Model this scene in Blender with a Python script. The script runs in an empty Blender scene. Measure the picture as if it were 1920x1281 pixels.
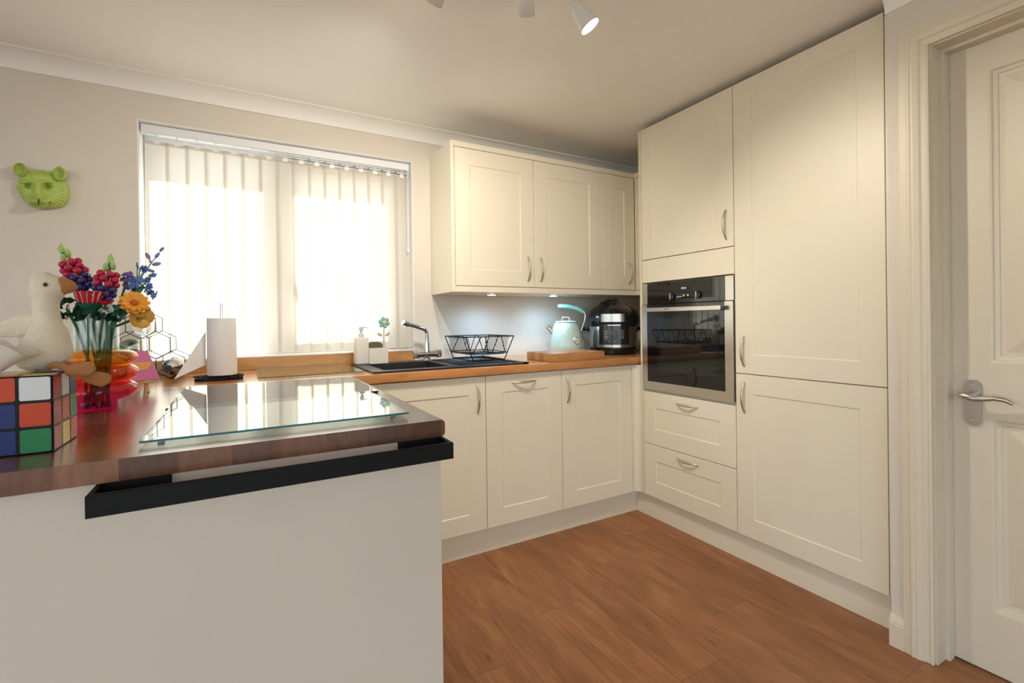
import bpy, bmesh, math, random
from mathutils import Vector, Matrix, Euler, noise
random.seed(7)
PI = math.pi
scene = bpy.context.scene
C = scene.collection

# ---------------------------------------------------------------- camera
cam_d = bpy.data.cameras.new('camera'); cam = bpy.data.objects.new('camera', cam_d); C.objects.link(cam)
yaw, pitch, roll = -0.5126, -0.0041, -0.0137
fwd = Vector((-math.sin(yaw)*math.cos(pitch), math.cos(yaw)*math.cos(pitch), math.sin(pitch)))
rgt = Vector((math.cos(yaw), math.sin(yaw), 0)); up = rgt.cross(fwd)
r2 = math.cos(roll)*rgt + math.sin(roll)*up; u2 = -math.sin(roll)*rgt + math.cos(roll)*up
m = Matrix((r2, u2, -fwd)).transposed().to_4x4(); m.translation = Vector((-2.0266, -2.6941, 1.1596))
cam.matrix_world = m
cam_d.sensor_width = 36; cam_d.lens = 887.97/1920*36; cam_d.shift_y = -(640.5-605.51)/1920
cam_d.clip_start = 0.05
scene.camera = cam

# ---------------------------------------------------------------- sky, sun, exposure
world = bpy.data.worlds.new('sky'); scene.world = world; world.use_nodes = True
wn = world.node_tree; bg = wn.nodes['Background']
sky = wn.nodes.new('ShaderNodeTexSky'); sky.sky_type = 'HOSEK_WILKIE'; sky.turbidity = 4.0
sky.sun_direction = Vector((0.25, 0.68, 0.69)).normalized(); sky.ground_albedo = 0.4
mixs = wn.nodes.new('ShaderNodeMix'); mixs.data_type = 'RGBA'; mixs.inputs[0].default_value = 0.32
mixs.inputs[7].default_value = (0.96, 0.98, 1.0, 1)
wn.links.new(sky.outputs[0], mixs.inputs[6]); wn.links.new(mixs.outputs[2], bg.inputs[0])
bg.inputs[1].default_value = 4.3
SUN = (-0.16, -0.70, -0.74)
sd = bpy.data.lights.new('sun', 'SUN'); sd.energy = 12.0; sd.angle = 0.009; sd.color = (1.0, 0.95, 0.87)
so = bpy.data.objects.new('sun', sd); C.objects.link(so); so.location = (1, 6, 8)
so.rotation_euler = Vector(SUN).to_track_quat('-Z', 'Y').to_euler()
vs = scene.view_settings
vs.view_transform = 'Standard'; vs.look = 'None'; vs.gamma = 1.0; vs.use_curve_mapping = False
vs.exposure = 0.72

# ---------------------------------------------------------------- materials
def lin(c):
    return tuple((x/255/12.92 if x/255 <= .04045 else ((x/255+.055)/1.055)**2.4) for x in c) + (1,)
MATS = {}
def mat(name, col, rough=.5, metal=0, spec=.5, bump=0, bscale=200, coat=0, sheen=0, emit=None, estr=0, var=0, vscale=8):
    if name in MATS: return MATS[name]
    M = bpy.data.materials.new(name); M.use_nodes = True; n = M.node_tree; b = n.nodes['Principled BSDF']
    b.inputs['Base Color'].default_value = lin(col); b.inputs['Roughness'].default_value = rough
    b.inputs['Metallic'].default_value = metal; b.inputs['Specular IOR Level'].default_value = spec
    b.inputs['Coat Weight'].default_value = coat; b.inputs['Sheen Weight'].default_value = sheen
    if emit: b.inputs['Emission Color'].default_value = lin(emit); b.inputs['Emission Strength'].default_value = estr
    tc = n.nodes.new('ShaderNodeTexCoord'); nz = n.nodes.new('ShaderNodeTexNoise')
    nz.inputs['Scale'].default_value = vscale; nz.inputs['Detail'].default_value = 4
    n.links.new(tc.outputs['Object'], nz.inputs['Vector'])
    mx = n.nodes.new('ShaderNodeMix'); mx.data_type = 'RGBA'; mx.blend_type = 'MULTIPLY'
    mx.inputs[6].default_value = lin(col)
    v = 1-max(var, .015)
    mr = n.nodes.new('ShaderNodeMapRange'); mr.inputs[1].default_value = .3; mr.inputs[2].default_value = .7
    mr.inputs[3].default_value = v; mr.inputs[4].default_value = 1
    n.links.new(nz.outputs[0], mr.inputs[0]); mx.inputs[0].default_value = 1
    n.links.new(mr.outputs[0], mx.inputs[7]); n.links.new(mx.outputs[2], b.inputs['Base Color'])
    if bump:
        n2 = n.nodes.new('ShaderNodeTexNoise'); n2.inputs['Scale'].default_value = bscale; n2.inputs['Detail'].default_value = 3
        bp = n.nodes.new('ShaderNodeBump'); bp.inputs['Strength'].default_value = bump; bp.inputs['Distance'].default_value = .002
        n.links.new(tc.outputs['Object'], n2.inputs['Vector']); n.links.new(n2.outputs[0], bp.inputs['Height'])
        n.links.new(bp.outputs[0], b.inputs['Normal'])
    MATS[name] = M; return M

def glass(name, col, rough=0.0, stops=None, ior=1.5, base=0.0):
    """clear sheet glass: fresnel mix of tinted see-through and mirror"""
    if name in MATS: return MATS[name]
    M = bpy.data.materials.new(name); M.use_nodes = True; n = M.node_tree; n.nodes.remove(n.nodes['Principled BSDF'])
    out = n.nodes['Material Output']
    t = n.nodes.new('ShaderNodeBsdfTransparent'); t.inputs[0].default_value = lin(col)
    g = n.nodes.new('ShaderNodeBsdfGlossy'); g.inputs['Roughness'].default_value = rough; g.inputs[0].default_value = (1, 1, 1, 1)
    lw = n.nodes.new('ShaderNodeLayerWeight'); lw.inputs[0].default_value = .5
    pw_ = n.nodes.new('ShaderNodeMath'); pw_.operation = 'POWER'; pw_.inputs[1].default_value = 5; n.links.new(lw.outputs['Facing'], pw_.inputs[0])
    f = n.nodes.new('ShaderNodeMath'); f.operation = 'MULTIPLY_ADD'; f.inputs[1].default_value = .95; f.inputs[2].default_value = .04; n.links.new(pw_.outputs[0], f.inputs[0])
    ms = n.nodes.new('ShaderNodeMixShader')
    n.links.new(f.outputs[0], ms.inputs[0]); n.links.new(t.outputs[0], ms.inputs[1]); n.links.new(g.outputs[0], ms.inputs[2])
    n.links.new(ms.outputs[0], out.inputs[0])
    if stops:
        tc = n.nodes.new('ShaderNodeTexCoord'); sp = n.nodes.new('ShaderNodeSeparateXYZ'); mr = n.nodes.new('ShaderNodeMapRange')
        cr = n.nodes.new('ShaderNodeValToRGB')
        mr.inputs[1].default_value = stops[0]; mr.inputs[2].default_value = stops[1]
        n.links.new(tc.outputs['Object'], sp.inputs[0]); n.links.new(sp.outputs[2], mr.inputs[0]); n.links.new(mr.outputs[0], cr.inputs[0])
        el = cr.color_ramp.elements
        while len(el) < len(stops[2]): el.new(.5)
        for e, (p, c) in zip(el, stops[2]): e.position = p; e.color = lin(c)
        d = n.nodes.new('ShaderNodeBsdfTranslucent'); ms2 = n.nodes.new('ShaderNodeMixShader'); ms2.inputs[0].default_value = base
        n.links.new(cr.outputs[0], t.inputs[0]); n.links.new(cr.outputs[0], d.inputs[0])
        n.links.new(t.outputs[0], ms2.inputs[1]); n.links.new(d.outputs[0], ms2.inputs[2]); n.links.new(ms2.outputs[0], ms.inputs[1])
    MATS[name] = M; return M

def wood_staves(name, axis, w, L, cols, rough, z_rot=0, seed=0.0, grain=.35, coat=0.0):
    """block-board: staves of width w and length L laid along `axis`, each with its own tone, grain along the stave"""
    M = bpy.data.materials.new(name); M.use_nodes = True; n = M.node_tree; b = n.nodes['Principled BSDF']; l = n.links
    tc = n.nodes.new('ShaderNodeTexCoord'); sp = n.nodes.new('ShaderNodeSeparateXYZ'); l.new(tc.outputs['Object'], sp.inputs[0])
    def mth(op, a, bb=None):
        q = n.nodes.new('ShaderNodeMath'); q.operation = op
        for i, v in enumerate((a, bb)):
            if v is None: continue
            if isinstance(v, (int, float)): q.inputs[i].default_value = v
            else: l.new(v, q.inputs[i])
        return q.outputs[0]
    along, across = (sp.outputs[0], sp.outputs[1]) if axis == 'x' else (sp.outputs[1], sp.outputs[0])
    row = mth('FLOOR', mth('DIVIDE', mth('ADD', across, seed), w))
    wn1 = n.nodes.new('ShaderNodeTexWhiteNoise'); wn1.noise_dimensions = '1D'; l.new(row, wn1.inputs['W'])
    seg = mth('FLOOR', mth('ADD', mth('DIVIDE', along, L), mth('MULTIPLY', wn1.outputs[0], 7.3)))
    cid = mth('ADD', mth('MULTIPLY', row, 13.7), mth('MULTIPLY', seg, 3.1))
    wn2 = n.nodes.new('ShaderNodeTexWhiteNoise'); wn2.noise_dimensions = '1D'; l.new(cid, wn2.inputs['W'])
    cr = n.nodes.new('ShaderNodeValToRGB'); el = cr.color_ramp.elements
    while len(el) < len(cols): el.new(.5)
    for i, (e, c) in enumerate(zip(el, cols)): e.position = i/(len(cols)-1); e.color = lin(c)
    l.new(wn2.outputs[0], cr.inputs[0])
    cb = n.nodes.new('ShaderNodeCombineXYZ')
    l.new(mth('MULTIPLY', along, 6), cb.inputs[0]); l.new(mth('MULTIPLY', across, 90), cb.inputs[1])
    l.new(mth('ADD', mth('MULTIPLY', sp.outputs[2], 20), mth('MULTIPLY', cid, 1.7)), cb.inputs[2])
    nz = n.nodes.new('ShaderNodeTexNoise'); nz.inputs['Scale'].default_value = 1; nz.inputs['Detail'].default_value = 5; nz.inputs['Distortion'].default_value = .6
    l.new(cb.outputs[0], nz.inputs['Vector'])
    mr = n.nodes.new('ShaderNodeMapRange'); mr.inputs[1].default_value = .25; mr.inputs[2].default_value = .75
    mr.inputs[3].default_value = 1-grain; mr.inputs[4].default_value = 1.12; l.new(nz.outputs[0], mr.inputs[0])
    mx = n.nodes.new('ShaderNodeMix'); mx.data_type = 'RGBA'; mx.blend_type = 'MULTIPLY'; mx.inputs[0].default_value = 1
    l.new(cr.outputs[0], mx.inputs[6]); l.new(mr.outputs[0], mx.inputs[7]); l.new(mx.outputs[2], b.inputs['Base Color'])
    b.inputs['Roughness'].default_value = rough; b.inputs['Coat Weight'].default_value = coat; b.inputs['Coat Roughness'].default_value = .2
    return M

def plank_wood(name):
    M = bpy.data.materials.new(name); M.use_nodes = True; n = M.node_tree; b = n.nodes['Principled BSDF']; l = n.links
    tc = n.nodes.new('ShaderNodeTexCoord'); oi = n.nodes.new('ShaderNodeObjectInfo')
    mp = n.nodes.new('ShaderNodeMapping'); mp.inputs['Scale'].default_value = (9, 2.2, 5)
    l.new(tc.outputs['Object'], mp.inputs['Vector'])
    off = n.nodes.new('ShaderNodeVectorMath'); off.operation = 'SCALE'; off.inputs[0].default_value = (31, 17, 53); l.new(oi.outputs['Random'], off.inputs[3])
    l.new(off.outputs[0], mp.inputs['Location'])
    n1 = n.nodes.new('ShaderNodeTexNoise'); n1.inputs['Scale'].default_value = 1.0; n1.inputs['Detail'].default_value = 6; n1.inputs['Distortion'].default_value = 1.4
    l.new(mp.outputs[0], n1.inputs['Vector'])
    mp2 = n.nodes.new('ShaderNodeMapping'); mp2.inputs['Scale'].default_value = (160, 7, 20); l.new(tc.outputs['Object'], mp2.inputs['Vector']); l.new(off.outputs[0], mp2.inputs['Location'])
    n2 = n.nodes.new('ShaderNodeTexNoise'); n2.inputs['Scale'].default_value = 1.0; n2.inputs['Detail'].default_value = 3; l.new(mp2.outputs[0], n2.inputs['Vector'])
    mp3 = n.nodes.new('ShaderNodeMapping'); mp3.inputs['Scale'].default_value = (9, 2.6, 3); l.new(tc.outputs['Object'], mp3.inputs['Vector']); l.new(off.outputs[0], mp3.inputs['Location'])
    vo = n.nodes.new('ShaderNodeTexVoronoi'); vo.inputs['Scale'].default_value = 1.0; l.new(mp3.outputs[0], vo.inputs['Vector'])
    cr = n.nodes.new('ShaderNodeValToRGB'); el = cr.color_ramp.elements; el.new(.5)
    el[0].position = .28; el[0].color = lin((138, 90, 56)); el[1].position = .5; el[1].color = lin((160, 106, 66)); el[2].position = .75; el[2].color = lin((178, 124, 80))
    l.new(n1.outputs[0], cr.inputs[0])
    def mul(a, fac_socket, lo, hi, f0, f1):
        mr = n.nodes.new('ShaderNodeMapRange'); mr.inputs[1].default_value = f0; mr.inputs[2].default_value = f1
        mr.inputs[3].default_value = lo; mr.inputs[4].default_value = hi; l.new(fac_socket, mr.inputs[0])
        mx = n.nodes.new('ShaderNodeMix'); mx.data_type = 'RGBA'; mx.blend_type = 'MULTIPLY'; mx.inputs[0].default_value = 1
        l.new(a, mx.inputs[6]); l.new(mr.outputs[0], mx.inputs[7]); return mx.outputs[2]
    c = mul(cr.outputs[0], n2.outputs[0], .76, 1.14, .3, .7)
    c = mul(c, vo.outputs['Distance'], .55, 1.0, .01, .11)
    c = mul(c, oi.outputs['Random'], .86, 1.1, 0, 1)
    l.new(c, b.inputs['Base Color']); b.inputs['Roughness'].default_value = .42
    bp = n.nodes.new('ShaderNodeBump'); bp.inputs['Strength'].default_value = .15; bp.inputs['Distance'].default_value = .001
    l.new(n2.outputs[0], bp.inputs['Height']); l.new(bp.outputs[0], b.inputs['Normal'])
    return M

def slat_fabric(name):
    M = bpy.data.materials.new(name); M.use_nodes = True; n = M.node_tree; n.nodes.remove(n.nodes['Principled BSDF']); l = n.links
    out = n.nodes['Material Output']
    d = n.nodes.new('ShaderNodeBsdfDiffuse'); t = n.nodes.new('ShaderNodeBsdfTranslucent'); ms = n.nodes.new('ShaderNodeMixShader')
    tc = n.nodes.new('ShaderNodeTexCoord'); nz = n.nodes.new('ShaderNodeTexNoise'); nz.inputs['Scale'].default_value = 400
    cr = n.nodes.new('ShaderNodeValToRGB'); cr.color_ramp.elements[0].color = (.92, .88, .80, 1); cr.color_ramp.elements[1].color = (.97, .93, .86, 1)
    l.new(tc.outputs['Object'], nz.inputs['Vector']); l.new(nz.outputs[0], cr.inputs[0]); d.inputs[0].default_value = lin((214, 206, 194)); l.new(cr.outputs[0], t.inputs[0])
    ms.inputs[0].default_value = .38
    l.new(d.outputs[0], ms.inputs[1]); l.new(t.outputs[0], ms.inputs[2]); l.new(ms.outputs[0], out.inputs[0])
    return M

WALL = mat('wall_paint', (224, 216, 204), .9, bump=.25, bscale=260, var=.03, vscale=3)
CEIL = mat('ceiling_paint', (250, 248, 244), .95, bump=.1, bscale=150)
WHITE = mat('white_gloss_paint', (222, 211, 191), .45)
UPVC = mat('white_upvc', (240, 242, 245), .3)
REVEAL = mat('reveal_paint', (240, 240, 240), .7)
CREAM = mat('cream_vinyl', (235, 226, 206), .42, bump=.03, bscale=90)
CARC = mat('cream_carcass', (228, 217, 190), .5)
NICKEL = mat('satin_nickel', (205, 196, 180), .36, 1)
CHROME = mat('chrome', (225, 228, 232), .08, 1)
STEEL = mat('brushed_steel', (200, 196, 190), .26, 1)
BLACKGLASS = mat('black_glass', (8, 9, 10), .04, spec=.6)
BLACKMET = mat('black_powder_coat', (7, 11, 13), .5, spec=.25)
BLACKPL = mat('black_plastic', (14, 16, 19), .22, coat=.3)
SINKM = mat('black_granite', (24, 27, 30), .38, bump=.15, bscale=600)
PANEL = mat('end_panel_paint', (222, 212, 197), .55, bump=.15, bscale=300, var=.05, vscale=2.5)
WT_P = wood_staves('worktop_block_peninsula', 'y', .083, .55, [(76, 45, 32), (116, 73, 50), (146, 97, 65), (98, 61, 43)], .24, seed=.021, coat=.7)
WT_B = wood_staves('worktop_block_lit', 'x', .1, 1.6, [(186, 124, 68), (200, 138, 80), (178, 116, 62)], .22, grain=.22, seed=.05, coat=.25)  # orange stave tones paint in the light falling on this run
UPST = wood_staves('worktop_upstand', 'x', .3, 3.0, [(196, 146, 88), (186, 136, 80)], .35, grain=.3)
BOARD = wood_staves('chopping_board_wood', 'x', .045, .6, [(178, 122, 70), (190, 136, 82), (166, 108, 60)], .5, grain=.3)
PLANK = plank_wood('oak_plank')
SLAT = slat_fabric('blind_fabric')
GLASS = glass('window_glass', (250, 253, 252))
SAVER = glass('worktop_saver_glass', (246, 252, 250), rough=.015)
TEAL = mat('glass_edge_teal', (30, 112, 118), .15)

# ---------------------------------------------------------------- mesh helpers
def box(bm, lo, hi, bev=0.0, seg=1):
    lo = Vector(lo); hi = Vector(hi)
    g = bmesh.ops.create_cube(bm, size=1.0)['verts']
    for v in g: v.co = Vector([(lo[i]+hi[i])/2 + v.co[i]*(hi[i]-lo[i]) for i in range(3)])
    if bev:
        es = list({e for v in g for e in v.link_edges})
        bmesh.ops.bevel(bm, geom=es, offset=bev, segments=seg, affect='EDGES', profile=.5)
    return g
def cyl(bm, p0, p1, r0, r1=None, seg=16, caps=True):
    p0 = Vector(p0); p1 = Vector(p1); r1 = r0 if r1 is None else r1
    d = (p1-p0); q = d.to_track_quat('Z', 'Y').to_matrix()
    A = []; B = []
    for i in range(seg):
        a = 2*PI*i/seg; o = q @ Vector((math.cos(a), math.sin(a), 0))
        A.append(bm.verts.new(p0+o*r0)); B.append(bm.verts.new(p1+o*r1))
    for i in range(seg): bm.faces.new((A[i], A[(i+1) % seg], B[(i+1) % seg], B[i]))
    if caps: bm.faces.new(A[::-1]); bm.faces.new(B)
def tube(bm, pts, r, seg=8, closed=False):
    pts = [Vector(p) for p in pts]; n = len(pts)
    rs = r if isinstance(r, (list, tuple)) else [r]*n
    rings = []; nrm = None
    for i, p in enumerate(pts):
        if closed: t = pts[(i+1) % n]-pts[i-1]
        else: t = pts[min(i+1, n-1)]-pts[max(i-1, 0)]
        t.normalize()
        if nrm is None:
            nrm = t.orthogonal().normalized()
        else:
            nrm = (nrm - t*nrm.dot(t))
            if nrm.length < 1e-6: nrm = t.orthogonal()
            nrm.normalize()
        bn = t.cross(nrm)
        rings.append([bm.verts.new(p + (nrm*math.cos(2*PI*k/seg)+bn*math.sin(2*PI*k/seg))*rs[i]) for k in range(seg)])
    R = range(n) if closed else range(n-1)
    for i in R:
        a, b = rings[i], rings[(i+1) % n]
        for k in range(seg): bm.faces.new((a[k], a[(k+1) % seg], b[(k+1) % seg], b[k]))
    if not closed: bm.faces.new(rings[0][::-1]); bm.faces.new(rings[-1])
def lathe(bm, prof, c=(0, 0, 0), seg=32, mtx=None, cap=False):
    c = Vector(c); rings = []
    for r, z in prof:
        ring = []
        for k in range(seg):
            a = 2*PI*k/seg; p = Vector((r*math.cos(a), r*math.sin(a), z))
            if mtx: p = mtx @ p
            ring.append(bm.verts.new(c+p))
        rings.append(ring)
    for a, b in zip(rings, rings[1:]):
        for k in range(seg): bm.faces.new((a[k], a[(k+1) % seg], b[(k+1) % seg], b[k]))
    if cap: bm.faces.new(rings[0][::-1]); bm.faces.new(rings[-1])
def ell(bm, c, r, rot=(0, 0, 0), sub=2):
    g = bmesh.ops.create_icosphere(bm, subdivisions=sub, radius=1.0)['verts']
    R = Euler(rot).to_matrix(); r = Vector(r) if not isinstance(r, (int, float)) else Vector((r, r, r)); c = Vector(c)
    for v in g: v.co = c + R @ Vector((v.co.x*r.x, v.co.y*r.y, v.co.z*r.z))
    return g
def prism(bm, pts, mtx, h):
    """extrude 2-D outline pts (x,y) by h along local z, placed by mtx"""
    A = [bm.verts.new(mtx @ Vector((x, y, 0))) for x, y in pts]; B = [bm.verts.new(mtx @ Vector((x, y, h))) for x, y in pts]
    n = len(pts)
    bm.faces.new(A[::-1]); bm.faces.new(B)
    for i in range(n): bm.faces.new((A[i], A[(i+1) % n], B[(i+1) % n], B[i]))
def gridslab(bm, xs, ys, holes, z0, z1):
    """slab made of one surface over the grid xs x ys with some cells left open"""
    vt = {}
    def V(i, j, t):
        k = (i, j, t)
        if k not in vt: vt[k] = bm.verts.new((xs[i], ys[j], z1 if t else z0))
        return vt[k]
    nx, ny = len(xs)-1, len(ys)-1
    solid = lambda i, j: 0 <= i < nx and 0 <= j < ny and (i, j) not in holes
    for i in range(nx):
        for j in range(ny):
            if not solid(i, j): continue
            bm.faces.new((V(i, j, 1), V(i+1, j, 1), V(i+1, j+1, 1), V(i, j+1, 1)))
            bm.faces.new((V(i, j+1, 0), V(i+1, j+1, 0), V(i+1, j, 0), V(i, j, 0)))
            if not solid(i, j-1): bm.faces.new((V(i, j, 0), V(i+1, j, 0), V(i+1, j, 1), V(i, j, 1)))
            if not solid(i, j+1): bm.faces.new((V(i+1, j+1, 0), V(i, j+1, 0), V(i, j+1, 1), V(i+1, j+1, 1)))
            if not solid(i-1, j): bm.faces.new((V(i, j+1, 0), V(i, j, 0), V(i, j, 1), V(i, j+1, 1)))
            if not solid(i+1, j): bm.faces.new((V(i+1, j, 0), V(i+1, j+1, 0), V(i+1, j+1, 1), V(i+1, j, 1)))
ROOT = {}
def finish(bm, name, smooth, normals=True):
    if normals: bmesh.ops.recalc_face_normals(bm, faces=bm.faces)
    me = bpy.data.meshes.new(name); bm.to_mesh(me); bm.free()
    if smooth:
        for p in me.polygons: p.use_smooth = True
        me.set_sharp_from_angle(angle=math.radians(smooth))
    return me
def obj(name, bm, material, parent=None, smooth=0, mtx=None, normals=True):
    if mtx is not None: bmesh.ops.transform(bm, matrix=mtx, verts=bm.verts)
    if parent is not None:
        org = ROOT[parent.name]
    else:
        vs_ = [v.co for v in bm.verts]
        org = Vector(((min(v.x for v in vs_)+max(v.x for v in vs_))/2, (min(v.y for v in vs_)+max(v.y for v in vs_))/2, min(v.z for v in vs_)))
    bmesh.ops.translate(bm, vec=-org, verts=bm.verts)
    me = finish(bm, name, smooth, normals)
    for mm in (material if isinstance(material, (list, tuple)) else [material]): me.materials.append(mm)
    o = bpy.data.objects.new(name, me); C.objects.link(o)
    if parent is not None: o.parent = parent; ROOT[o.name] = ROOT[parent.name]
    else: o.location = org; ROOT[o.name] = org.copy()
    return o
def tag(o, label=None, cat=None, group=None, kind=None):
    if label: o['label'] = label
    if cat: o['category'] = cat
    if group: o['group'] = group
    if kind: o['kind'] = kind
    return o
def thing(name, label, cat, loc, group=None, kind=None):
    o = bpy.data.objects.new(name, None); C.objects.link(o); o.location = Vector(loc); o.empty_display_size = .05
    ROOT[o.name] = Vector(loc)
    return tag(o, label, cat, group, kind)
def struct(name, bm, material, label=None, smooth=0):
    o = obj(name, bm, material, None, smooth); tag(o, label, None, None, 'structure'); return o
def B(): return bmesh.new()
def bxo(name, lo, hi, material, parent=None, bev=0.0, smooth=0, seg=1):
    b = B(); box(b, lo, hi, bev, seg); return obj(name, b, material, parent, smooth)
def arc(c, r, a0, a1, n):
    return [(c[0]+r*math.cos(a0+(a1-a0)*i/n), c[1]+r*math.sin(a0+(a1-a0)*i/n)) for i in range(n+1)]
def rrect(w, h, r, n=4, x0=0, y0=0):
    p = []
    for cx, cy, a in ((x0+w-r, y0+r, -PI/2), (x0+w-r, y0+h-r, 0), (x0+r, y0+h-r, PI/2), (x0+r, y0+r, PI)):
        p += arc((cx, cy), r, a, a+PI/2, n)
    return p
def blob(parts, voxel, smooth_it=6, sub=3):
    """one continuous skin over a set of overlapping ellipsoids"""
    b = B()
    for p in parts: ell(b, p[0], p[1], p[2] if len(p) > 2 else (0, 0, 0), sub)
    me = bpy.data.meshes.new('tmp'); b.to_mesh(me); b.free()
    o = bpy.data.objects.new('tmp', me); C.objects.link(o)
    rm = o.modifiers.new('r', 'REMESH'); rm.mode = 'VOXEL'; rm.voxel_size = voxel
    sm = o.modifiers.new('s', 'SMOOTH'); sm.factor = .5; sm.iterations = smooth_it
    dg = bpy.context.evaluated_depsgraph_get(); dg.update()
    ev = o.evaluated_get(dg); m2 = bpy.data.meshes.new_from_object(ev)
    bpy.data.objects.remove(o); bpy.data.meshes.remove(me)
    bb = B(); bb.from_mesh(m2); bpy.data.meshes.remove(m2); return bb

XR, ZC = 0.60, 2.291           # right wall, ceiling
XL, YR = -5.2, -5.4            # far sides of the open-plan room
ZW, ZWB = .934, .896           # worktop top and underside
WX0, WX1, WZ0, WZ1 = -2.4425, -1.1656, 1.0015, 2.0973

# ================================================================ SETTING
b = B(); box(b, (XL, YR, -.1), (XR+.1, .3, -.008)); floor = struct('floor', b, mat('subfloor', (90, 60, 40), .9), 'brown oak plank floor')
pw, pl = .19, 1.21
me_pl = {}
def plank(x0, x1, y0, y1):
    key = (round(x1-x0, 3), round(y1-y0, 3))
    if key not in me_pl:
        bb = B(); hx, hy = (x1-x0)/2-.0002, (y1-y0)/2-.0002
        box(bb, (-hx, -hy, -.008), (hx, hy, 0), .0006); me = finish(bb, 'plank', 0); me.materials.append(PLANK); me_pl[key] = me
    o = bpy.data.objects.new('plank', me_pl[key]); C.objects.link(o); o.parent = floor
    o.location = Vector(((x0+x1)/2, (y0+y1)/2, 0)) - ROOT[floor.name]
x = XL; i = 0
while x < XR:
    x1 = min(x+pw, XR); y = YR - ((i*.43) % 1)*pl
    while y < 0:
        ya, yb = max(y, YR), min(y+pl, 0)
        if yb-ya > .02: plank(x, x1, ya, yb)
        y += pl
    x = x1; i += 1
b = B(); box(b, (XL-.1, YR-.1, ZC), (XR+.1, .3, ZC+.1)); struct('ceiling', b, CEIL, 'off-white painted ceiling')
b = B()
box(b, (XL-.1, 0, -.1), (WX0, .30, ZC)); box(b, (WX1, 0, -.1), (XR+.1, .30, ZC))
box(b, (WX0, 0, -.1), (WX1, .30, WZ0-.012)); box(b, (WX0, 0, WZ1), (WX1, .30, ZC))
struct('wall_back', b, WALL, 'beige painted wall around the window')
b = B(); box(b, (XR, -2.0, 0), (XR+.1, 0, ZC)); struct('wall_right', b, WALL, 'wall behind the tall units')
b = B()
DY0, DY1, DZ = -2.017, -2.787, 2.046
box(b, (-.045, -1.997, 0), (.09, -1.888, ZC)); box(b, (-.045, -2.807, DZ+.02), (.09, -1.997, ZC)); box(b, (-.045, YR, 0), (.09, -2.807, ZC))
box(b, (.09, -1.95, 0), (XR+.1, -1.888, ZC))
struct('wall_front', b, WALL, 'beige wall with the white door')
b = B()    # far side of the dining area: wide unseen patio opening, added to let in fill light
box(b, (XL-.1, YR, 0), (XL, -5.0, ZC)); box(b, (XL-.1, -1.2, 0), (XL, 0, ZC)); box(b, (XL-.1, -5.0, 2.15), (XL, -1.2, ZC))
struct('wall_left', b, WALL, 'dining side wall with patio opening added for fill light')
b = B()  # rear opening is likewise added to bring daylight in behind the camera
box(b, (XL, YR-.1, 0), (-4.8, YR, ZC)); box(b, (-.6, YR-.1, 0), (XR, YR, ZC)); box(b, (-4.8, YR-.1, 2.15), (-.6, YR, ZC))
struct('wall_rear', b, WALL, 'rear wall with garden door opening added for fill light')
for nm, axis in (('fill_window_2', 'x'), ('fill_window_3', 'y')):  # unseen glazed doors added to light the surfaces facing the camera
    w = thing(nm, None, None, (XL-.05, -3.1, 0) if axis == 'x' else (-2.8, YR-.05, 0), kind='structure'); w['label'] = 'white framed patio doors added on the unseen dining side for light' if axis == 'x' else 'white framed garden doors added behind the viewer for light'
    a0, a1 = (-5.0, -1.2) if axis == 'x' else (-4.8, -.6)
    b = B(); g = B()
    def pbox(bb, s0, s1, z0, z1, t=.03):
        if axis == 'x': box(bb, (XL-.05-t, s0, z0), (XL-.05+t, s1, z1))
        else: box(bb, (s0, YR-.05-t, z0), (s1, YR-.05+t, z1))
    n = 4
    for k in range(n+1):
        s = a0+(a1-a0)*k/n; s = min(max(s, a0+.03), a1-.03); pbox(b, s-.03, s+.03, 0, 2.15)
    pbox(b, a0, a1, 0, .08, .025); pbox(b, a0, a1, 2.07, 2.15, .025)
    obj('frame', b, UPVC, w)
    pbox(g, a0+.05, a1-.05, .08, 2.07, .003); obj('pane', g, GLASS, w)
b = B(); box(b, (-25, .3, -.15), (25, 30, -.12)); box(b, (-25, -30, -.15), (XL-.1, .3, -.12)); box(b, (XL-.1, -30, -.15), (25, YR-.1, -.12))  # unseen ground, added to reflect sun up onto blind and ceiling
struct('ground', b, mat('paving', (128, 125, 120), .95, var=.2), 'unseen grey paving outside, added to bounce daylight')

# cornice (coving)
def coving(name, path, inward, label):
    # path: two points of the wall line, inward: direction into the room
    p0, p1 = Vector(path[0]), Vector(path[1]); inw = Vector(inward)
    prof = [(0, -.071), (.006, -.071)] + [(.006+.059*(1-math.cos(t)), -.065+.059*math.sin(t)) for t in [PI/2*k/6 for k in range(1, 7)]] + [(.071, -.006), (.071, 0), (0, 0)]
    b = B(); A = []; D = []
    for o, z in prof:
        A.append(b.verts.new((p0.x+inw.x*o, p0.y+inw.y*o, ZC+z))); D.append(b.verts.new((p1.x+inw.x*o, p1.y+inw.y*o, ZC+z)))
    n = len(prof); b.faces.new(A); b.faces.new(D[::-1])
    for k in range(n): b.faces.new((A[k], A[(k+1) % n], D[(k+1) % n], D[k]))
    struct(name, b, CEIL, label, 30)
coving('trim_1', ((XL, 0), (XR, 0)), (0, -1), 'plaster coving above the window')
coving('trim_2', ((XR, 0), (XR, -1.888)), (-1, 0), 'plaster coving above the wall cupboards')
coving('trim_3', ((-.045, -1.888), (-.045, YR)), (-1, 0), 'plaster coving above the door')

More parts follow.
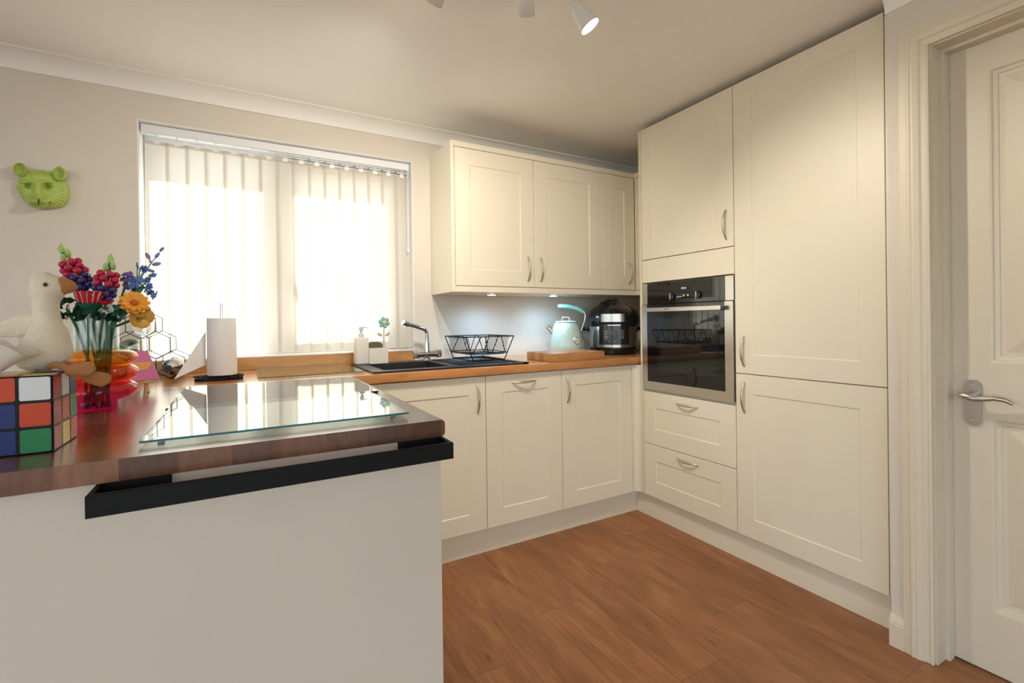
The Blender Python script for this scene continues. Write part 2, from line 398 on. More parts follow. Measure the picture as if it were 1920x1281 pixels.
# window
win = thing('window_1', None, None, ((WX0+WX1)/2, .16, WZ0), kind='structure'); win['label'] = 'white double glazed window behind vertical blind'
b = B(); t = .004
box(b, (WX0, .0, WZ1-t), (WX1, .13, WZ1)); box(b, (WX0, 0, WZ0), (WX0+t, .13, WZ1-t)); box(b, (WX1-t, 0, WZ0), (WX1, .13, WZ1-t))
obj('reveal', b, REVEAL, win)
b = B(); box(b, (WX0, -.004, WZ0-.012), (WX1, .14, WZ0), .002); obj('window_sill', b, UPVC, win)
FY0, FY1 = .13, .20
MX0, MX1 = -1.905, -1.835
b = B()
box(b, (WX0+t, FY0, WZ0), (WX0+.055, FY1, WZ1-t), .004); box(b, (WX1-.055, FY0, WZ0), (WX1-t, FY1, WZ1-t), .004)
box(b, (WX0+.055, FY0, WZ0), (WX1-.055, FY1, WZ0+.055), .004); box(b, (WX0+.055, FY0, WZ1-.06), (WX1-.055, FY1, WZ1-t), .004)
obj('frame', b, UPVC, win)
bxo('mullion', (MX0, FY0, WZ0+.055), (MX1, FY1, WZ1-.06), UPVC, win, .004)
bxo('pane', (WX0+.05, .160, WZ0+.05), (MX0+.005, .166, WZ1-.055), GLASS, win)
sx0, sx1, sz0, sz1 = MX1-.02, WX1-.045, WZ0+.045, WZ1-.05
b = B()
box(b, (sx0, FY0-.02, sz0), (sx0+.07, FY1-.02, sz1), .004); box(b, (sx1-.07, FY0-.02, sz0), (sx1, FY1-.02, sz1), .004)
box(b, (sx0+.07, FY0-.02, sz0), (sx1-.07, FY1-.02, sz0+.07), .004); box(b, (sx0+.07, FY0-.02, sz1-.07), (sx1-.07, FY1-.02, sz1), .004)
sash = obj('sash', b, UPVC, win)
bxo('pane', (sx0+.06, .150, sz0+.06), (sx1-.06, .156, sz1-.06), GLASS, win)
b = B(); box(b, (-1.80, .095, 1.36), (-1.775, .11, 1.42), .004); tube(b, [(-1.788, .1, 1.39), (-1.788, .075, 1.385), (-1.785, .07, 1.34), (-1.78, .07, 1.29)], .008, 8)
obj('handle', b, UPVC, sash, 40)

# door, lining and architrave
door = thing('door_1', None, None, (.07, -2.4, 0), kind='structure'); door['label'] = 'white four panel door with lever handle'
b = B()
colsy = [(-2.124, -2.360), (-2.444, -2.680)]; rowsz = [(.205, .826), (1.005, 1.943)]
ys = sorted([DY0-.003, DY1+.003] + [v for c in colsy for v in c]); zs = [.006, .205, .826, 1.005, 1.943, DZ-.003]
holes = {(i, j) for i in (1, 3) for j in (1, 3)}
gridslab(b, ys, zs, holes, 0, .04)
# slab is in (y,z,depth): map to world
obj('leaf', b, WHITE, door, mtx=Matrix(((0, 0, 1, .05), (1, 0, 0, 0), (0, 1, 0, 0), (0, 0, 0, 1))))
for ya, yb in colsy:
    for za, zb in rowsz:
        b = B(); lv = [(0, .05), (.006, .052), (.010, .058), (.020, .0605), (.022, .064), (.034, .0645), (.075, .054), (.078, .0535)]
        rings = []
        for off, xx in lv:
            rings.append([b.verts.new((xx, yy, zz)) for yy, zz in ((ya-off, za+off), (yb+off, za+off), (yb+off, zb-off), (ya-off, zb-off))])
        for r0, r1 in zip(rings, rings[1:]):
            for k in range(4): b.faces.new((r0[k], r0[(k+1) % 4], r1[(k+1) % 4], r1[k]))
        b.faces.new(rings[-1])
        back = [b.verts.new((.085, yy, zz)) for yy, zz in ((ya, za), (yb, za), (yb, zb), (ya, zb))]
        for k in range(4): b.faces.new((rings[0][k], rings[0][(k+1) % 4], back[(k+1) % 4], back[k]))
        b.faces.new(back[::-1]); obj('panel', b, WHITE, door)
b = B(); prism(b, rrect(.042, .15, .02, 6), Matrix(((0, 0, -1, .05), (-1, 0, 0, -2.062), (0, 1, 0, .797), (0, 0, 0, 1))), .007)
hp = obj('handle_plate', b, STEEL, door, 30)
for zz in (.815, .929):
    b = B(); cyl(b, (.044, -2.083, zz), (.041, -2.083, zz), .005, .004, 12); obj('screw', b, NICKEL, hp, 40)
b = B(); cyl(b, (.045, -2.083, .895), (.0, -2.083, .895), .010, .009, 14)
tube(b, [(.0, -2.062, .899), (-.003, -2.075, .897), (-.003, -2.095, .891), (-.002, -2.12, .893), (0, -2.145, .898), (.003, -2.168, .895), (.008, -2.185, .885)], [.008, .0115, .0105, .009, .0085, .008, .006], 12)
obj('lever', b, STEEL, hp, 50)
b = B()
box(b, (-.045, DY0, 0), (.09, -1.9975, DZ+.0195))
box(b, (-.045, DY1, DZ), (.09, DY0, DZ+.0195)); box(b, (-.045, -2.8065, 0), (.09, DY1, DZ+.0195))
box(b, (.012, DY0-.012, 0), (.048, DY0+.001, DZ-.012)); box(b, (.012, DY1, DZ-.012), (.048, DY0+.001, DZ+.001))
struct('trim_4', b, WHITE, 'white door lining')
b = B()
# stepped moulded architrave: (offset from inner edge, thickness)
steps = [(0, .014), (.006, .016), (.008, .0125), (.020, .0135), (.026, .019), (.040, .0225), (.046, .0215), (.050, .024), (.056, .024), (.060, .019), (.080, .017)]
def arch_prof(bb, fn0, fn1):
    pr = [(o, t) for o, t in steps]; A = []; D = []
    for o, t in pr + [(.080, 0), (0, 0)]: A.append(bb.verts.new(fn0(o, t))); D.append(bb.verts.new(fn1(o, t)))
    n = len(A); bb.faces.new(A); bb.faces.new(D[::-1])
    for k in range(n): bb.faces.new((A[k], A[(k+1) % n], D[(k+1) % n], D[k]))
IY0, IY1, IZ = -2.010, -2.794, 2.050
arch_prof(b, lambda o, t: (-.045-t, IY0+o, 0), lambda o, t: (-.045-t, IY0+o, IZ+o))
arch_prof(b, lambda o, t: (-.045-t, IY0+o, IZ+o), lambda o, t: (-.045-t, IY1-o, IZ+o))
arch_prof(b, lambda o, t: (-.045-t, IY1-o, 0), lambda o, t: (-.045-t, IY1-o, IZ+o))
struct('trim_5', b, WHITE, 'moulded white architrave around the door')
b = B()
prof = [(0, 0), (-.020, 0), (-.020, .080), (-.017, .083), (-.019, .087), (-.012, .104), (-.006, .108), (0, .108)]
A = [b.verts.new((-.045+x_, -1.888, z_)) for x_, z_ in prof]; D = [b.verts.new((-.045+x_, -1.9305, z_)) for x_, z_ in prof]
b.faces.new(A); b.faces.new(D[::-1])
for k in range(len(prof)): b.faces.new((A[k], A[(k+1) % len(prof)], D[(k+1) % len(prof)], D[k]))
struct('baseboard_right', b, WHITE, 'short white skirting beside the door')

# ================================================================ KITCHEN UNITS
def shaker(w, h, t=.019, fr=.09, dep=.004, ch=.004, frt=None):
    """door/drawer front with a shallow recessed centre, front at y=0 facing -y, local x 0..w, z 0..h"""
    frt = fr if frt is None else frt
    b = B()
    def ring(ix, iz, y): return [b.verts.new(p) for p in ((ix, y, iz), (w-ix, y, iz), (w-ix, y, h-iz), (ix, y, h-iz))]
    R = [ring(0, 0, t), ring(0, 0, .0015), ring(.0015, .0015, 0), ring(fr, frt, 0), ring(fr+ch, frt+ch, dep)]
    for a, c in zip(R, R[1:]):
        for k in range(4): b.faces.new((a[k], a[(k+1) % 4], c[(k+1) % 4], c[k]))
    b.faces.new(R[-1]); b.faces.new(R[0][::-1]); return b
def bow_handle(p0, p1, out, stand=.026, r=.0052):
    """slim bow handle between p0 and p1 arching along `out`"""
    p0, p1, out = Vector(p0), Vector(p1), Vector(out); b = B(); pts = []; rs = []
    N = 14
    for k in range(N+1):
        t = k/N; pts.append(p0.lerp(p1, t)+out*(stand*math.sin(PI*t)**.8 if 0 < t < 1 else -.001)); rs.append(r*(.75+.35*math.sin(PI*t)))
    tube(b, pts, rs, 8); return b
def MXB(x, y, z): return Matrix.Translation((x, y, z))                       # facing -y
def MXT(y, z): return Matrix(((0, 1, 0, 0), (-1, 0, 0, y), (0, 0, 1, z), (0, 0, 0, 1)))   # facing -x at x=0, local x runs towards the viewer
G = .0015
YB = -.598; ZD = .1363; ZDT = .8895
DK = mat('gap_shadow_board', (120, 108, 88), .7)
def base_unit(name, label, cat, x0, x1, handle, fr=.09):
    t = thing(name, label, cat, ((x0+x1)/2, -.3, 0), group=None)
    bxo('carcass', (x0+.001, YB+.021, ZD), (x1-.001, -.03, ZWB-.001 if x0 > -1.2 else .765), CARC, t)
    d = obj('door', shaker(x1-x0-2*G, ZDT-ZD, fr=fr, frt=.086), CREAM, t, mtx=MXB(x0+G, YB, ZD))
    if handle[0] == 'v': hb = bow_handle((handle[1], YB, .853), (handle[1], YB, .711), (0, -1, 0))
    else: hb = bow_handle((handle[1], YB, .847), (handle[2], YB, .847), (0, -1, 0))
    obj('handle', hb, NICKEL, d, 60)
    for lx in (x0+.06, x1-.06):
        for ly in (-.12, -.48):
            b = B(); cyl(b, (lx, ly, 0), (lx, ly, ZD), .018, seg=10); obj('leg', b, BLACKPL, t)
    return t
base_unit('base_cabinet', 'cream base cupboard beside the peninsula, upright handle on right edge', 'cabinet', -1.6005, -1.0004, ('v', -1.047))
base_unit('dishwasher', 'integrated dishwasher behind cream front with horizontal bow handle', 'dishwasher', -1.0004, -.5442, ('h', -.852, -.709))
base_unit('base_cabinet', 'cream base cupboard in the corner beside the oven tower', 'cabinet', -.5442, -.0402, ('v', -.509))
# curved corner post
b = B(); pts = [(-.0395, YB)] + [(-.0395+.0385*math.sin(a), -.636+.038*math.cos(a)) for a in [PI/2*k/8 for k in range(0, 9)]]
pts = [(-.0395, YB), (-.020, YB+.001), (-.008, YB-.005), (-.002, YB-.016), (-.001, YB-.033), (.02, YB-.033), (.02, YB+.02), (-.0395, YB+.02)]
prism(b, pts[::-1], Matrix.Translation((0, 0, ZD)), ZDT-ZD)
tag(obj('corner_post', b, CREAM, None, 40), 'slim cream corner post between base cupboard and oven tower', 'trim')
bxo_ = bxo('plinth', (-1.62, -.5505, 0), (.0326, -.5355, ZD-.001), CREAM); tag(bxo_, 'cream plinth under the base cupboards', 'plinth')
o = bxo('plinth', (.0336, -1.8865, 0), (.0486, -.55, ZD-.001), CREAM); tag(o, 'cream plinth under the tall units', 'plinth')

YA, YBn, YC, ZT = -.6525, -1.2525, -1.8641, 2.2609
def part_T(name, parent, y0, z0, w, h, **k): return obj(name, shaker(w-2*G, h-2*G, **k), CREAM, parent, mtx=MXT(y0-G, z0+G))
# oven tower
ov = thing('oven_housing', 'tall cream cabinet tower around the built-in oven', 'cabinet', (.3, (YA+YBn)/2, 0))
b = B()
box(b, (.001, YA+.001, ZD), (.585, YA+.0195, ZT)); box(b, (.0205, YBn+.0005, ZD), (.585, YBn+.018, ZT))
box(b, (.0205, YBn+.018, ZT-.018), (.585, YA+.001, ZT)); box(b, (.0205, YBn+.018, ZD), (.585, YA+.001, ZD+.018))
box(b, (.0205, YBn+.018, .735), (.57, YA+.001, .753)); box(b, (.0205, YBn+.018, 1.49), (.57, YA+.001, 1.508)); box(b, (.57, YBn+.018, ZD+.018), (.585, YA+.001, ZT-.018))
obj('carcass', b, CARC, ov)
d = part_T('door', ov, YA, 1.5015, .6, ZT-1.5015, fr=.088)
obj('handle', bow_handle((0, -1.212, 1.681), (0, -1.212, 1.538), (-1, 0, 0)), NICKEL, d, 60)
bxo('filler_panel', (0, YBn+G, 1.3695), (.019, YA-G, 1.499), CREAM, ov, .0012)
for z0, z1, hz in ((.4385, .742, .7005), (ZD, .4385, .402)):
    d = part_T('drawer', ov, YA, z0, .6, z1-z0, fr=.086, frt=.09)
    obj('handle', bow_handle((0, -.895, hz), (0, -1.036, hz), (-1, 0, 0)), NICKEL, d, 60)
# fridge tower
fr_ = thing('tall_cabinet', 'tall cream two-door fridge freezer housing nearest the door', 'cabinet', (.3, (YBn+YC)/2, 0))
bxo('carcass', (.0205, YC+.001, ZD), (.585, YBn-.001, ZT), CARC, fr_)
d = part_T('door', fr_, YBn, .8975, YBn-YC, ZT-.8975, fr=.088)
obj('handle', bow_handle((0, -1.299, 1.072), (0, -1.299, .931), (-1, 0, 0)), NICKEL, d, 60)
d = part_T('door', fr_, YBn, ZD, YBn-YC, .8965-ZD, fr=.088)
obj('handle', bow_handle((0, -1.299, .859), (0, -1.299, .714), (-1, 0, 0)), NICKEL, d, 60)
o = bxo('filler_panel', (0, -1.887, ZD), (.019, YC-.002, 2.243), CREAM); tag(o, 'narrow cream filler strip between tall unit and door frame', 'panel')

# built-in oven (faces -x)
OY0, OY1, OZ0, OZ1 = YA-.004, YBn+.004, .7565, 1.3635
oven = thing('oven', 'stainless steel built-in single oven with black glass door', 'oven', (.2, (OY0+OY1)/2, OZ0))
def TB(name, y0, y1, z0, z1, x0, x1, m_, parent, bev=.001, **k): return bxo(name, (x0, y1, z0), (x1, y0, z1), m_, parent, bev, **k)
TB('oven_body', OY0-.02, OY1+.02, OZ0+.01, OZ1-.01, .012, .5, mat('dark_enamel', (20, 20, 22), .4), oven)
b = B(); box(b, (-.004, OY1, 1.2435), (.012, OY0, OZ1), .0015); panel = obj('control_panel', b, STEEL, oven)
TB('panel_glass', OY0-.042, OY1+.045, 1.2445, OZ1-.001, -.0065, -.003, BLACKGLASS, panel, .0005)
TB('display', -.925, -.995, 1.308, 1.334, -.0071, -.006, mat('oven_display', (6, 9, 12), .05), panel, 0)
for y_, z_ in ((-.881, 1.28), (-1.050, 1.28)):
    b = B(); cyl(b, (-.0064, y_, z_), (-.016, y_, z_), .020, .019, 24); kn = obj('knob', b, BLACKPL, oven, 40)
    b = B(); box(b, (-.026, y_-.004, z_-.019), (-.0162, y_+.004, z_+.019), .0025, 2); obj('knob_grip', b, STEEL, kn, 40)
for y_ in (-.963, -.990):
    b = B(); cyl(b, (-.006, y_, 1.282), (-.012, y_, 1.282), .0065, .006, 16); obj('button', b, STEEL, oven, 40)
b = B(); box(b, (-.010, -.948, 1.274), (-.006, -.913, 1.279), .0005); obj('button', b, STEEL, oven)
# door frame with glass
b = B()
gridslab(b, [OY1, OY1+.046, OY0-.040, OY0], [OZ0, .803, 1.2405], {(1, 1)}, 0, .02)
od = obj('oven_door', b, STEEL, oven, mtx=Matrix(((0, 0, 1, -.008), (1, 0, 0, 0), (0, 1, 0, 0), (0, 0, 0, 1))))
TB('door_glass', OY0-.0405, OY1+.0465, .8035, 1.2395, -.0095, -.0075, BLACKGLASS, od, 0)
TB('inner_window', -.778, -1.165, .868, 1.166, -.0097, -.0088, mat('oven_window', (20, 24, 26), .03, spec=.7), od, 0)
b = B(); box(b, (-.046, -1.205, 1.199), (-.036, -.700, 1.222), .002)
oh = obj('handle', b, STEEL, od, 30)
for y_ in (-.712, -1.197):
    b = B(); box(b, (-.037, y_-.012, 1.201), (-.008, y_+.012, 1.220), .002); obj('bracket', b, BLACKPL, oh)
# maker's mark on the handle
fc = bpy.data.curves.new('mark', 'FONT'); fc.body = 'NEFF'; fc.size = .011; fc.extrude = .0002; fc.align_x = 'CENTER'; fc.align_y = 'CENTER'; fc.space_character = 1.35
to = bpy.data.objects.new('tmp_text', fc); C.objects.link(to); dg = bpy.context.evaluated_depsgraph_get(); dg.update()
tm = bpy.data.meshes.new_from_object(to.evaluated_get(dg)); bpy.data.objects.remove(to)
b = B(); b.from_mesh(tm); obj('lettering', b, mat('mark_grey', (90, 85, 80), .5), oh, mtx=Matrix(((0, 0, -1, -.0464), (-1, 0, 0, -.875), (0, 1, 0, 1.2105), (0, 0, 0, 1))), normals=False)
for y_ in (-.946, -.954, -.964, -.972):
    TB('clock_segment', y_+.0025, y_-.0025, 1.316, 1.326, -.0075, -.0069, mat('clock_digits', (150, 180, 210), .5, emit=(150, 190, 230), estr=.35), panel, 0)

# wall cupboards
YU = -.3278; UZ0, UZ1, DZ0, DZ1 = 1.3204, 2.1358, 1.3536, 2.1049
U0 = -1.0588; D0, D1, D2, D3 = -1.0383, -.5367, -.0313, .2594
wc = thing('wall_cupboard', 'cream double wall cupboard nearest the window', 'cabinet', ((U0+D2)/2, -.17, UZ0))
bxo('end_panel', (U0, YU, UZ0), (D0-.001, -.001, UZ1), CREAM, wc, .001)
bxo('carcass', (D0, YU+.021, DZ0-.001), (D2-.001, -.002, DZ1+.001), CARC, wc)
for xa, xb, hx in ((D0, D1, -.5835), (D1, D2, -.4945)):
    d = obj('door', shaker(xb-xa-2*G, DZ1-DZ0-2*G, fr=.088), CREAM, wc, mtx=MXB(xa+G, YU, DZ0+G))
    obj('handle', bow_handle((hx, YU, 1.533), (hx, YU, 1.389), (0, -1, 0)), NICKEL, d, 60)
bxo('top_rail', (D0-.0005, YU, DZ1+.001), (D2-.0005, -.002, UZ1), CREAM, wc, .001)
bxo('pelmet', (D0-.0005, YU, UZ0), (D2-.0005, -.002, DZ0-.0015), CREAM, wc, .001)
wc2 = thing('wall_cupboard', 'narrow cream corner wall cupboard against the oven tower', 'cabinet', (.27, -.17, UZ0))
bxo('carcass', (D2+.0005, YU+.021, DZ0-.001), (.585, -.002, DZ1+.001), CARC, wc2)
bxo('return_carcass', (D3+.021, -.631, DZ0-.001), (.585, YU+.0205, DZ1+.001), CARC, wc2)
d = obj('door', shaker(D3-D2-2*G, DZ1-DZ0-2*G, fr=.088), CREAM, wc2, mtx=MXB(D2+G, YU, DZ0+G))
obj('handle', bow_handle((.2055, YU, 1.537), (.2055, YU, 1.392), (0, -1, 0)), NICKEL, d, 60)
bxo('return_door', (D3+.003, -.631, DZ0+G), (D3+.0205, YU+.001, DZ1-G), CREAM, wc2, .001)
b = B(); box(b, (D2, YU, DZ1+.001), (.585, -.002, UZ1)); box(b, (D3+.001, -.631, DZ1+.001), (.585, YU, UZ1)); obj('top_rail', b, CREAM, wc2)
b = B(); box(b, (D2, YU, UZ0), (.585, -.002, DZ0-.0015)); box(b, (D3+.001, -.631, UZ0), (.585, YU, DZ0-.0015)); obj('pelmet', b, CREAM, wc2)
LED = mat('led_lens', (255, 255, 255), .3, emit=(205, 225, 255), estr=14)
for k, (lx, lab) in enumerate(((-.767, 'round under-cupboard light above the dish rack'), (-.330, 'round under-cupboard light above the kettle'))):
    t = thing('cabinet_light', lab, 'light', (lx, -.215, UZ0-.008), 'lights under the wall cupboards')
    b = B(); lathe(b, [(.026, .008), (.034, .008), (.034, .001), (.031, 0), (.026, 0), (.026, .008)], (lx, -.215, UZ0-.0085), 28); obj('ring', b, CHROME, t, 40)
    b = B(); cyl(b, (lx, -.215, UZ0-.0035), (lx, -.215, UZ0-.006), .0255, seg=28); obj('lens', b, LED, t, 40)
    ld = bpy.data.lights.new('led', 'SPOT'); ld.energy = 4.5; ld.spot_size = 2.95; ld.spot_blend = 1.0; ld.color = (.46, .72, 1.0); ld.shadow_soft_size = .025
    lo = bpy.data.objects.new('led', ld); C.objects.link(lo); lo.location = (0, 0, -.006); lo.parent = t

# ================================================================ WORKTOPS
SX0, SX1, SY0, SY1 = -1.540, -.768, -.578, -.068     # sink outline
b = B(); gridslab(b, [-2.60, SX0+.03, -1.105, .584], [-.62, SY0+.03, SY1-.03, -.001], {(1, 1)}, ZWB, ZW)
es = [e for e in b.edges if all(abs(v.co.y+.62) < 1e-4 for v in e.verts) and abs(e.verts[0].co.z-e.verts[1].co.z) < 1e-5 and min(v.co.x for v in e.verts) > -1.7]
bmesh.ops.bevel(b, geom=es, offset=.004, segments=2, affect='EDGES', profile=.5)
tag(obj('worktop', b, WT_B, None, 40), 'block laminate worktop along the window wall, light painted in as orange tone', 'worktop')
b = B(); gridslab(b, [-2.60, -1.628], [-1.663, -.6205], set(), ZWB, ZW)
es = [e for e in b.edges if all(abs(v.co.x+1.628) < 1e-4 for v in e.verts) and abs(e.verts[0].co.z-e.verts[1].co.z) < 1e-5]
bmesh.ops.bevel(b, geom=es, offset=.009, segments=4, affect='EDGES', profile=.5)
tag(obj('peninsula_worktop', b, WT_P, None, 40), 'walnut block laminate worktop on the peninsula', 'worktop')
o = bxo('upstand', (-2.60, -.020, ZW+.0005), (-1.172, -.0045, .9965), UPST, None, .001); tag(o, 'wooden worktop upstand under the window', 'upstand')
pen = thing('peninsula_cabinet', 'plain off-white peninsula unit with broad end panel', 'cabinet', (-2.0, -1.1, 0))
bxo('end_panel', (-2.585, -1.647, 0), (-1.634, -1.627, ZWB-.0005), PANEL, pen, .001)
bxo('carcass', (-2.2, -1.6265, .15), (-1.66, -.64, ZWB-.0005), CARC, pen)
bxo('back_panel', (-2.222, -1.6265, 0), (-2.2005, -.03, ZWB-.0005), PANEL, pen)
for ya in (-1.62, -1.14):
    d = obj('door', shaker(.478, ZDT-ZD), CREAM, pen, mtx=Matrix(((0, -1, 0, -1.640), (1, 0, 0, ya), (0, 0, 1, ZD), (0, 0, 0, 1))))
    obj('handle', bow_handle((-1.640, ya+.43, .853), (-1.640, ya+.43, .711), (1, 0, 0)), NICKEL, d, 60)
bxo('kickboard', (-1.70, -1.6265, 0), (-1.685, -.64, ZD-.001), CREAM, pen)
bxo('corner_filler', (-1.659, -.6385, ZD), (-1.602, -.6005+.002, ZWB-.001), CREAM, pen)
# towel rail
tr = thing('towel_rail', 'matt black flat-bar towel rail on the peninsula end', 'towel rail', (-1.94, -1.68, .86))
RZ0, RZ1 = .859, .8945
bxo('bar', (-2.249, -1.724, RZ0), (-1.632, -1.714, RZ1), BLACKMET, tr, .001)
for xa, xb in ((-2.249, -2.241), (-1.640, -1.632)): bxo('side_arm', (xa, -1.7135, RZ0), (xb, -1.6485, RZ1), BLACKMET, tr, .001)
for xa, xb in ((-2.2405, -2.146), (-1.735, -1.6405)): bxo('fixing_plate', (xa, -1.6555, RZ0), (xb, -1.6475, RZ1), BLACKMET, tr, .001)

# ================================================================ SINK AREA
sink = thing('sink', 'black granite composite sink with drainer', 'sink', ((SX0+SX1)/2, (SY0+SY1)/2, ZW))
BX0, BX1, BY0, BY1 = -1.478, -1.150, -.520, -.165; ZS = .9425
b = B()
gridslab(b, [SX0, BX0, BX1, -1.11, SX1+.03, SX1], [SY0, SY0+.03, BY0, BY1, SY1-.03, SY1], {(1, 2), (3, 1), (3, 2), (3, 3)}, ZW+.0005, ZS)
obj('rim', b, SINKM, sink)
b = B()
def basin(bb, x0, x1, y0, y1, zt, zb, ins):
    T = [bb.verts.new(p) for p in ((x0, y0, zt), (x1, y0, zt), (x1, y1, zt), (x0, y1, zt))]
    U = [bb.verts.new(p) for p in ((x0+ins, y0+ins, zb), (x1-ins, y0+ins, zb), (x1-ins, y1-ins, zb), (x0+ins, y1-ins, zb))]
    for k in range(4): bb.faces.new((T[(k+1) % 4], T[k], U[k], U[(k+1) % 4]))
    bb.faces.new(U)
basin(b, BX0, BX1, BY0, BY1, ZS-.001, .772, .012); bmesh.ops.reverse_faces(b, faces=[]) 
obj('bowl', b, SINKM, sink, normals=False)
b = B(); cyl(b, (-1.32, -.34, .7725), (-1.32, -.34, .776), .045, seg=28); obj('drain', b, CHROME, sink, 40)
bxo('drainer', (-1.1095, SY0+.0305, ZW+.0006), (SX1+.0295, SY1-.0305, ZW+.003), SINKM, sink)
for k in range(9):
    yy = SY0+.06+k*.048; bxo('drainer_rib', (-1.085, yy, ZW+.003), (-.81, yy+.012, ZW+.0075), SINKM, sink, .002)
# tap
TX, TY = -1.128, -.105
tap = thing('kitchen_tap', 'chrome bridge mixer tap with angled swan spout', 'tap', (TX, TY, ZS))
b = B(); cyl(b, (TX, TY, ZS+.0005), (TX, TY, ZS+.012), .024, .022, 24); cyl(b, (TX, TY, ZS+.012), (TX, TY, .972), .016, seg=20)
obj('base', b, CHROME, tap, 40)
b = B(); cyl(b, (TX-.05, TY, .978), (TX+.05, TY, .978), .0175, seg=20); cyl(b, (TX, TY, .985), (TX, TY, 1.045), .0155, .0145, 20); obj('body', b, CHROME, tap, 40)
for s in (-1, 1):
    b = B(); cyl(b, (TX+s*.05, TY, .978), (TX+s*.082, TY, .978), .022, .0215, 20)
    for k in range(3):
        a = PI/2+k*2*PI/3; ell(b, (TX+s*.07, TY+.022*math.cos(a), .978+.022*math.sin(a)), (.012, .006, .006), sub=2)
    obj('tap_handle', b, CHROME, tap, 50)
b = B()
tube(b, [(TX, TY, 1.045), (TX, TY, 1.095), (TX-.004, TY-.001, 1.108), (TX-.014, TY-.004, 1.118), (TX-.03, TY-.010, 1.124), (TX-.085, TY-.03, 1.139), (TX-.135, TY-.05, 1.152)], .0115, 14)
sp_ = obj('spout', b, CHROME, tap, 60)
b = B(); cyl(b, (TX-.122, TY-.045, 1.1490), (TX-.152, TY-.057, 1.1565), .0155, .0155, 18); cyl(b, (TX-.142, TY-.053, 1.146), (TX-.142, TY-.053, 1.135), .009, seg=14)
obj('nozzle', b, CHROME, sp_, 40)
# soap caddy
SC = mat('stone_white_ceramic', (226, 220, 210), .5)
cad = thing('sink_caddy', 'white ceramic sink caddy with soap pump', 'caddy', (-1.447, -.12, ZS))
cx0, cx1, cy0, cy1 = -1.528, -1.362, -.156, -.084
b = B(); box(b, (cx0, cy0, ZS+.0005), (cx0+.066, cy1, 1.083), .006, 3); obj('dispenser', b, SC, cad, 40)
b = B()
gridslab(b, [cx0+.0665, cx0+.072, cx1-.028, cx1-.024, cx1-.005, cx1], [cy0, cy0+.006, cy1-.006, cy1], {(1, 1), (3, 1)}, .97, 1.026)
box(b, (cx0+.0665, cy0, ZS+.0005), (cx1, cy1, .97)); obj('tray', b, SC, cad)
b = B(); px = cx0+.034; py = -.12
cyl(b, (px, py, 1.083), (px, py, 1.103), .015, .0145, 20); cyl(b, (px, py, 1.103), (px, py, 1.120), .006, seg=14); cyl(b, (px, py, 1.116), (px, py, 1.128), .010, .012, 18)
cyl(b, (px, py, 1.128), (px, py, 1.139), .0125, .011, 18); tube(b, [(px, py, 1.137), (px+.02, py, 1.137), (px+.036, py, 1.133)], [.005, .004, .003], 8)
obj('pump', b, mat('grey_plastic', (205, 205, 203), .35), cad, 40)
sb = B(); prism(sb, arc((0, 0), .037, 0, 0, 1)[:1]+[(.0365, 0), (.0365, .028), (.033, .040), (.024, .0475), (.010, .050), (-.010, .050), (-.024, .0475), (-.033, .040), (-.0365, .028), (-.0365, 0)], Matrix(((1, 0, 0, -1.4235), (0, 0, 1, -.140), (0, 1, 0, 1.008), (0, 0, 0, 1))), .036)
bmesh.ops.remove_doubles(sb, verts=sb.verts, dist=1e-5)
tag(obj('sponge', sb, mat('olive_sponge', (112, 106, 76), .95, bump=1, bscale=350, var=.3, vscale=80), None, 40), 'olive green scouring sponge standing in the caddy', 'sponge')
br = thing('dish_brush', 'flower-shaped dish brush with turquoise petals', 'brush', (-1.376, -.12, 1.0))
b = B(); tube(b, [(-1.376, -.12, .98), (-1.376, -.12, 1.03), (-1.377, -.12, 1.07), (-1.375, -.12, 1.12), (-1.374, -.12, 1.15)], [.009, .008, .005, .0038, .0038], 10); obj('stem', b, mat('pale_stem', (205, 205, 195), .5), br, 50)
fcx, fcz = -1.373, 1.160; TQ = mat('turquoise_plastic', (128, 188, 178), .45)
for k in range(6):
    a = PI/2+.25+k*PI/3; b = B(); ell(b, (fcx+.020*math.cos(a), -.121, fcz+.020*math.sin(a)), (.0125, .006, .0125), sub=2); obj('petal', b, TQ, br, 60)
b = B(); ell(b, (fcx, -.126, fcz), (.012, .006, .012), sub=2); obj('flower_centre', b, mat('beige_plastic', (214, 200, 176), .5), br, 60)
for s in (-1, 1):
    b = B(); R_ = Matrix.Translation((-1.376+s*.021, -.12, 1.096)) @ Matrix.Rotation(-s*.55, 4, 'Y')
    ell(b, (0, 0, 0), (.016, .003, .0085), sub=2); obj('leaf', b, mat('pink_beige_plastic', (205, 178, 155), .5), br, 60, mtx=R_)
# dish rack
dr = thing('dish_rack', 'black wire dish rack on the sink drainer', 'dish rack', (-.855, -.2, ZW+.0075))
zb_, zm_, zt_ = ZW+.0115, .985, 1.075
lowr = [(-.956, -.355), (-.762, -.355), (-.762, -.075), (-.956, -.075)]
topr = [(-1.000, -.365), (-.706, -.365), (-.706, -.062), (-1.000, -.062)]
midr = [(-.972, -.358), (-.744, -.358), (-.744, -.07), (-.972, -.07)]
b = B(); tube(b, [(x_, y_, zt_) for x_, y_ in topr], .003, 8, True); obj('top_rim', b, BLACKMET, dr, 60)
b = B(); tube(b, [(x_, y_, zb_) for x_, y_ in lowr], .003, 8, True); obj('foot_rail', b, BLACKMET, dr, 60)
b = B(); tube(b, [(x_, y_, zm_) for x_, y_ in midr], .0026, 8, True); obj('basket_rim', b, BLACKMET, dr, 60)
for (a_, c_) in zip(lowr, topr):
    b = B(); tube(b, [(a_[0], a_[1], zb_), (c_[0], c_[1], zt_)], .003, 8); obj('upright', b, BLACKMET, dr, 60)
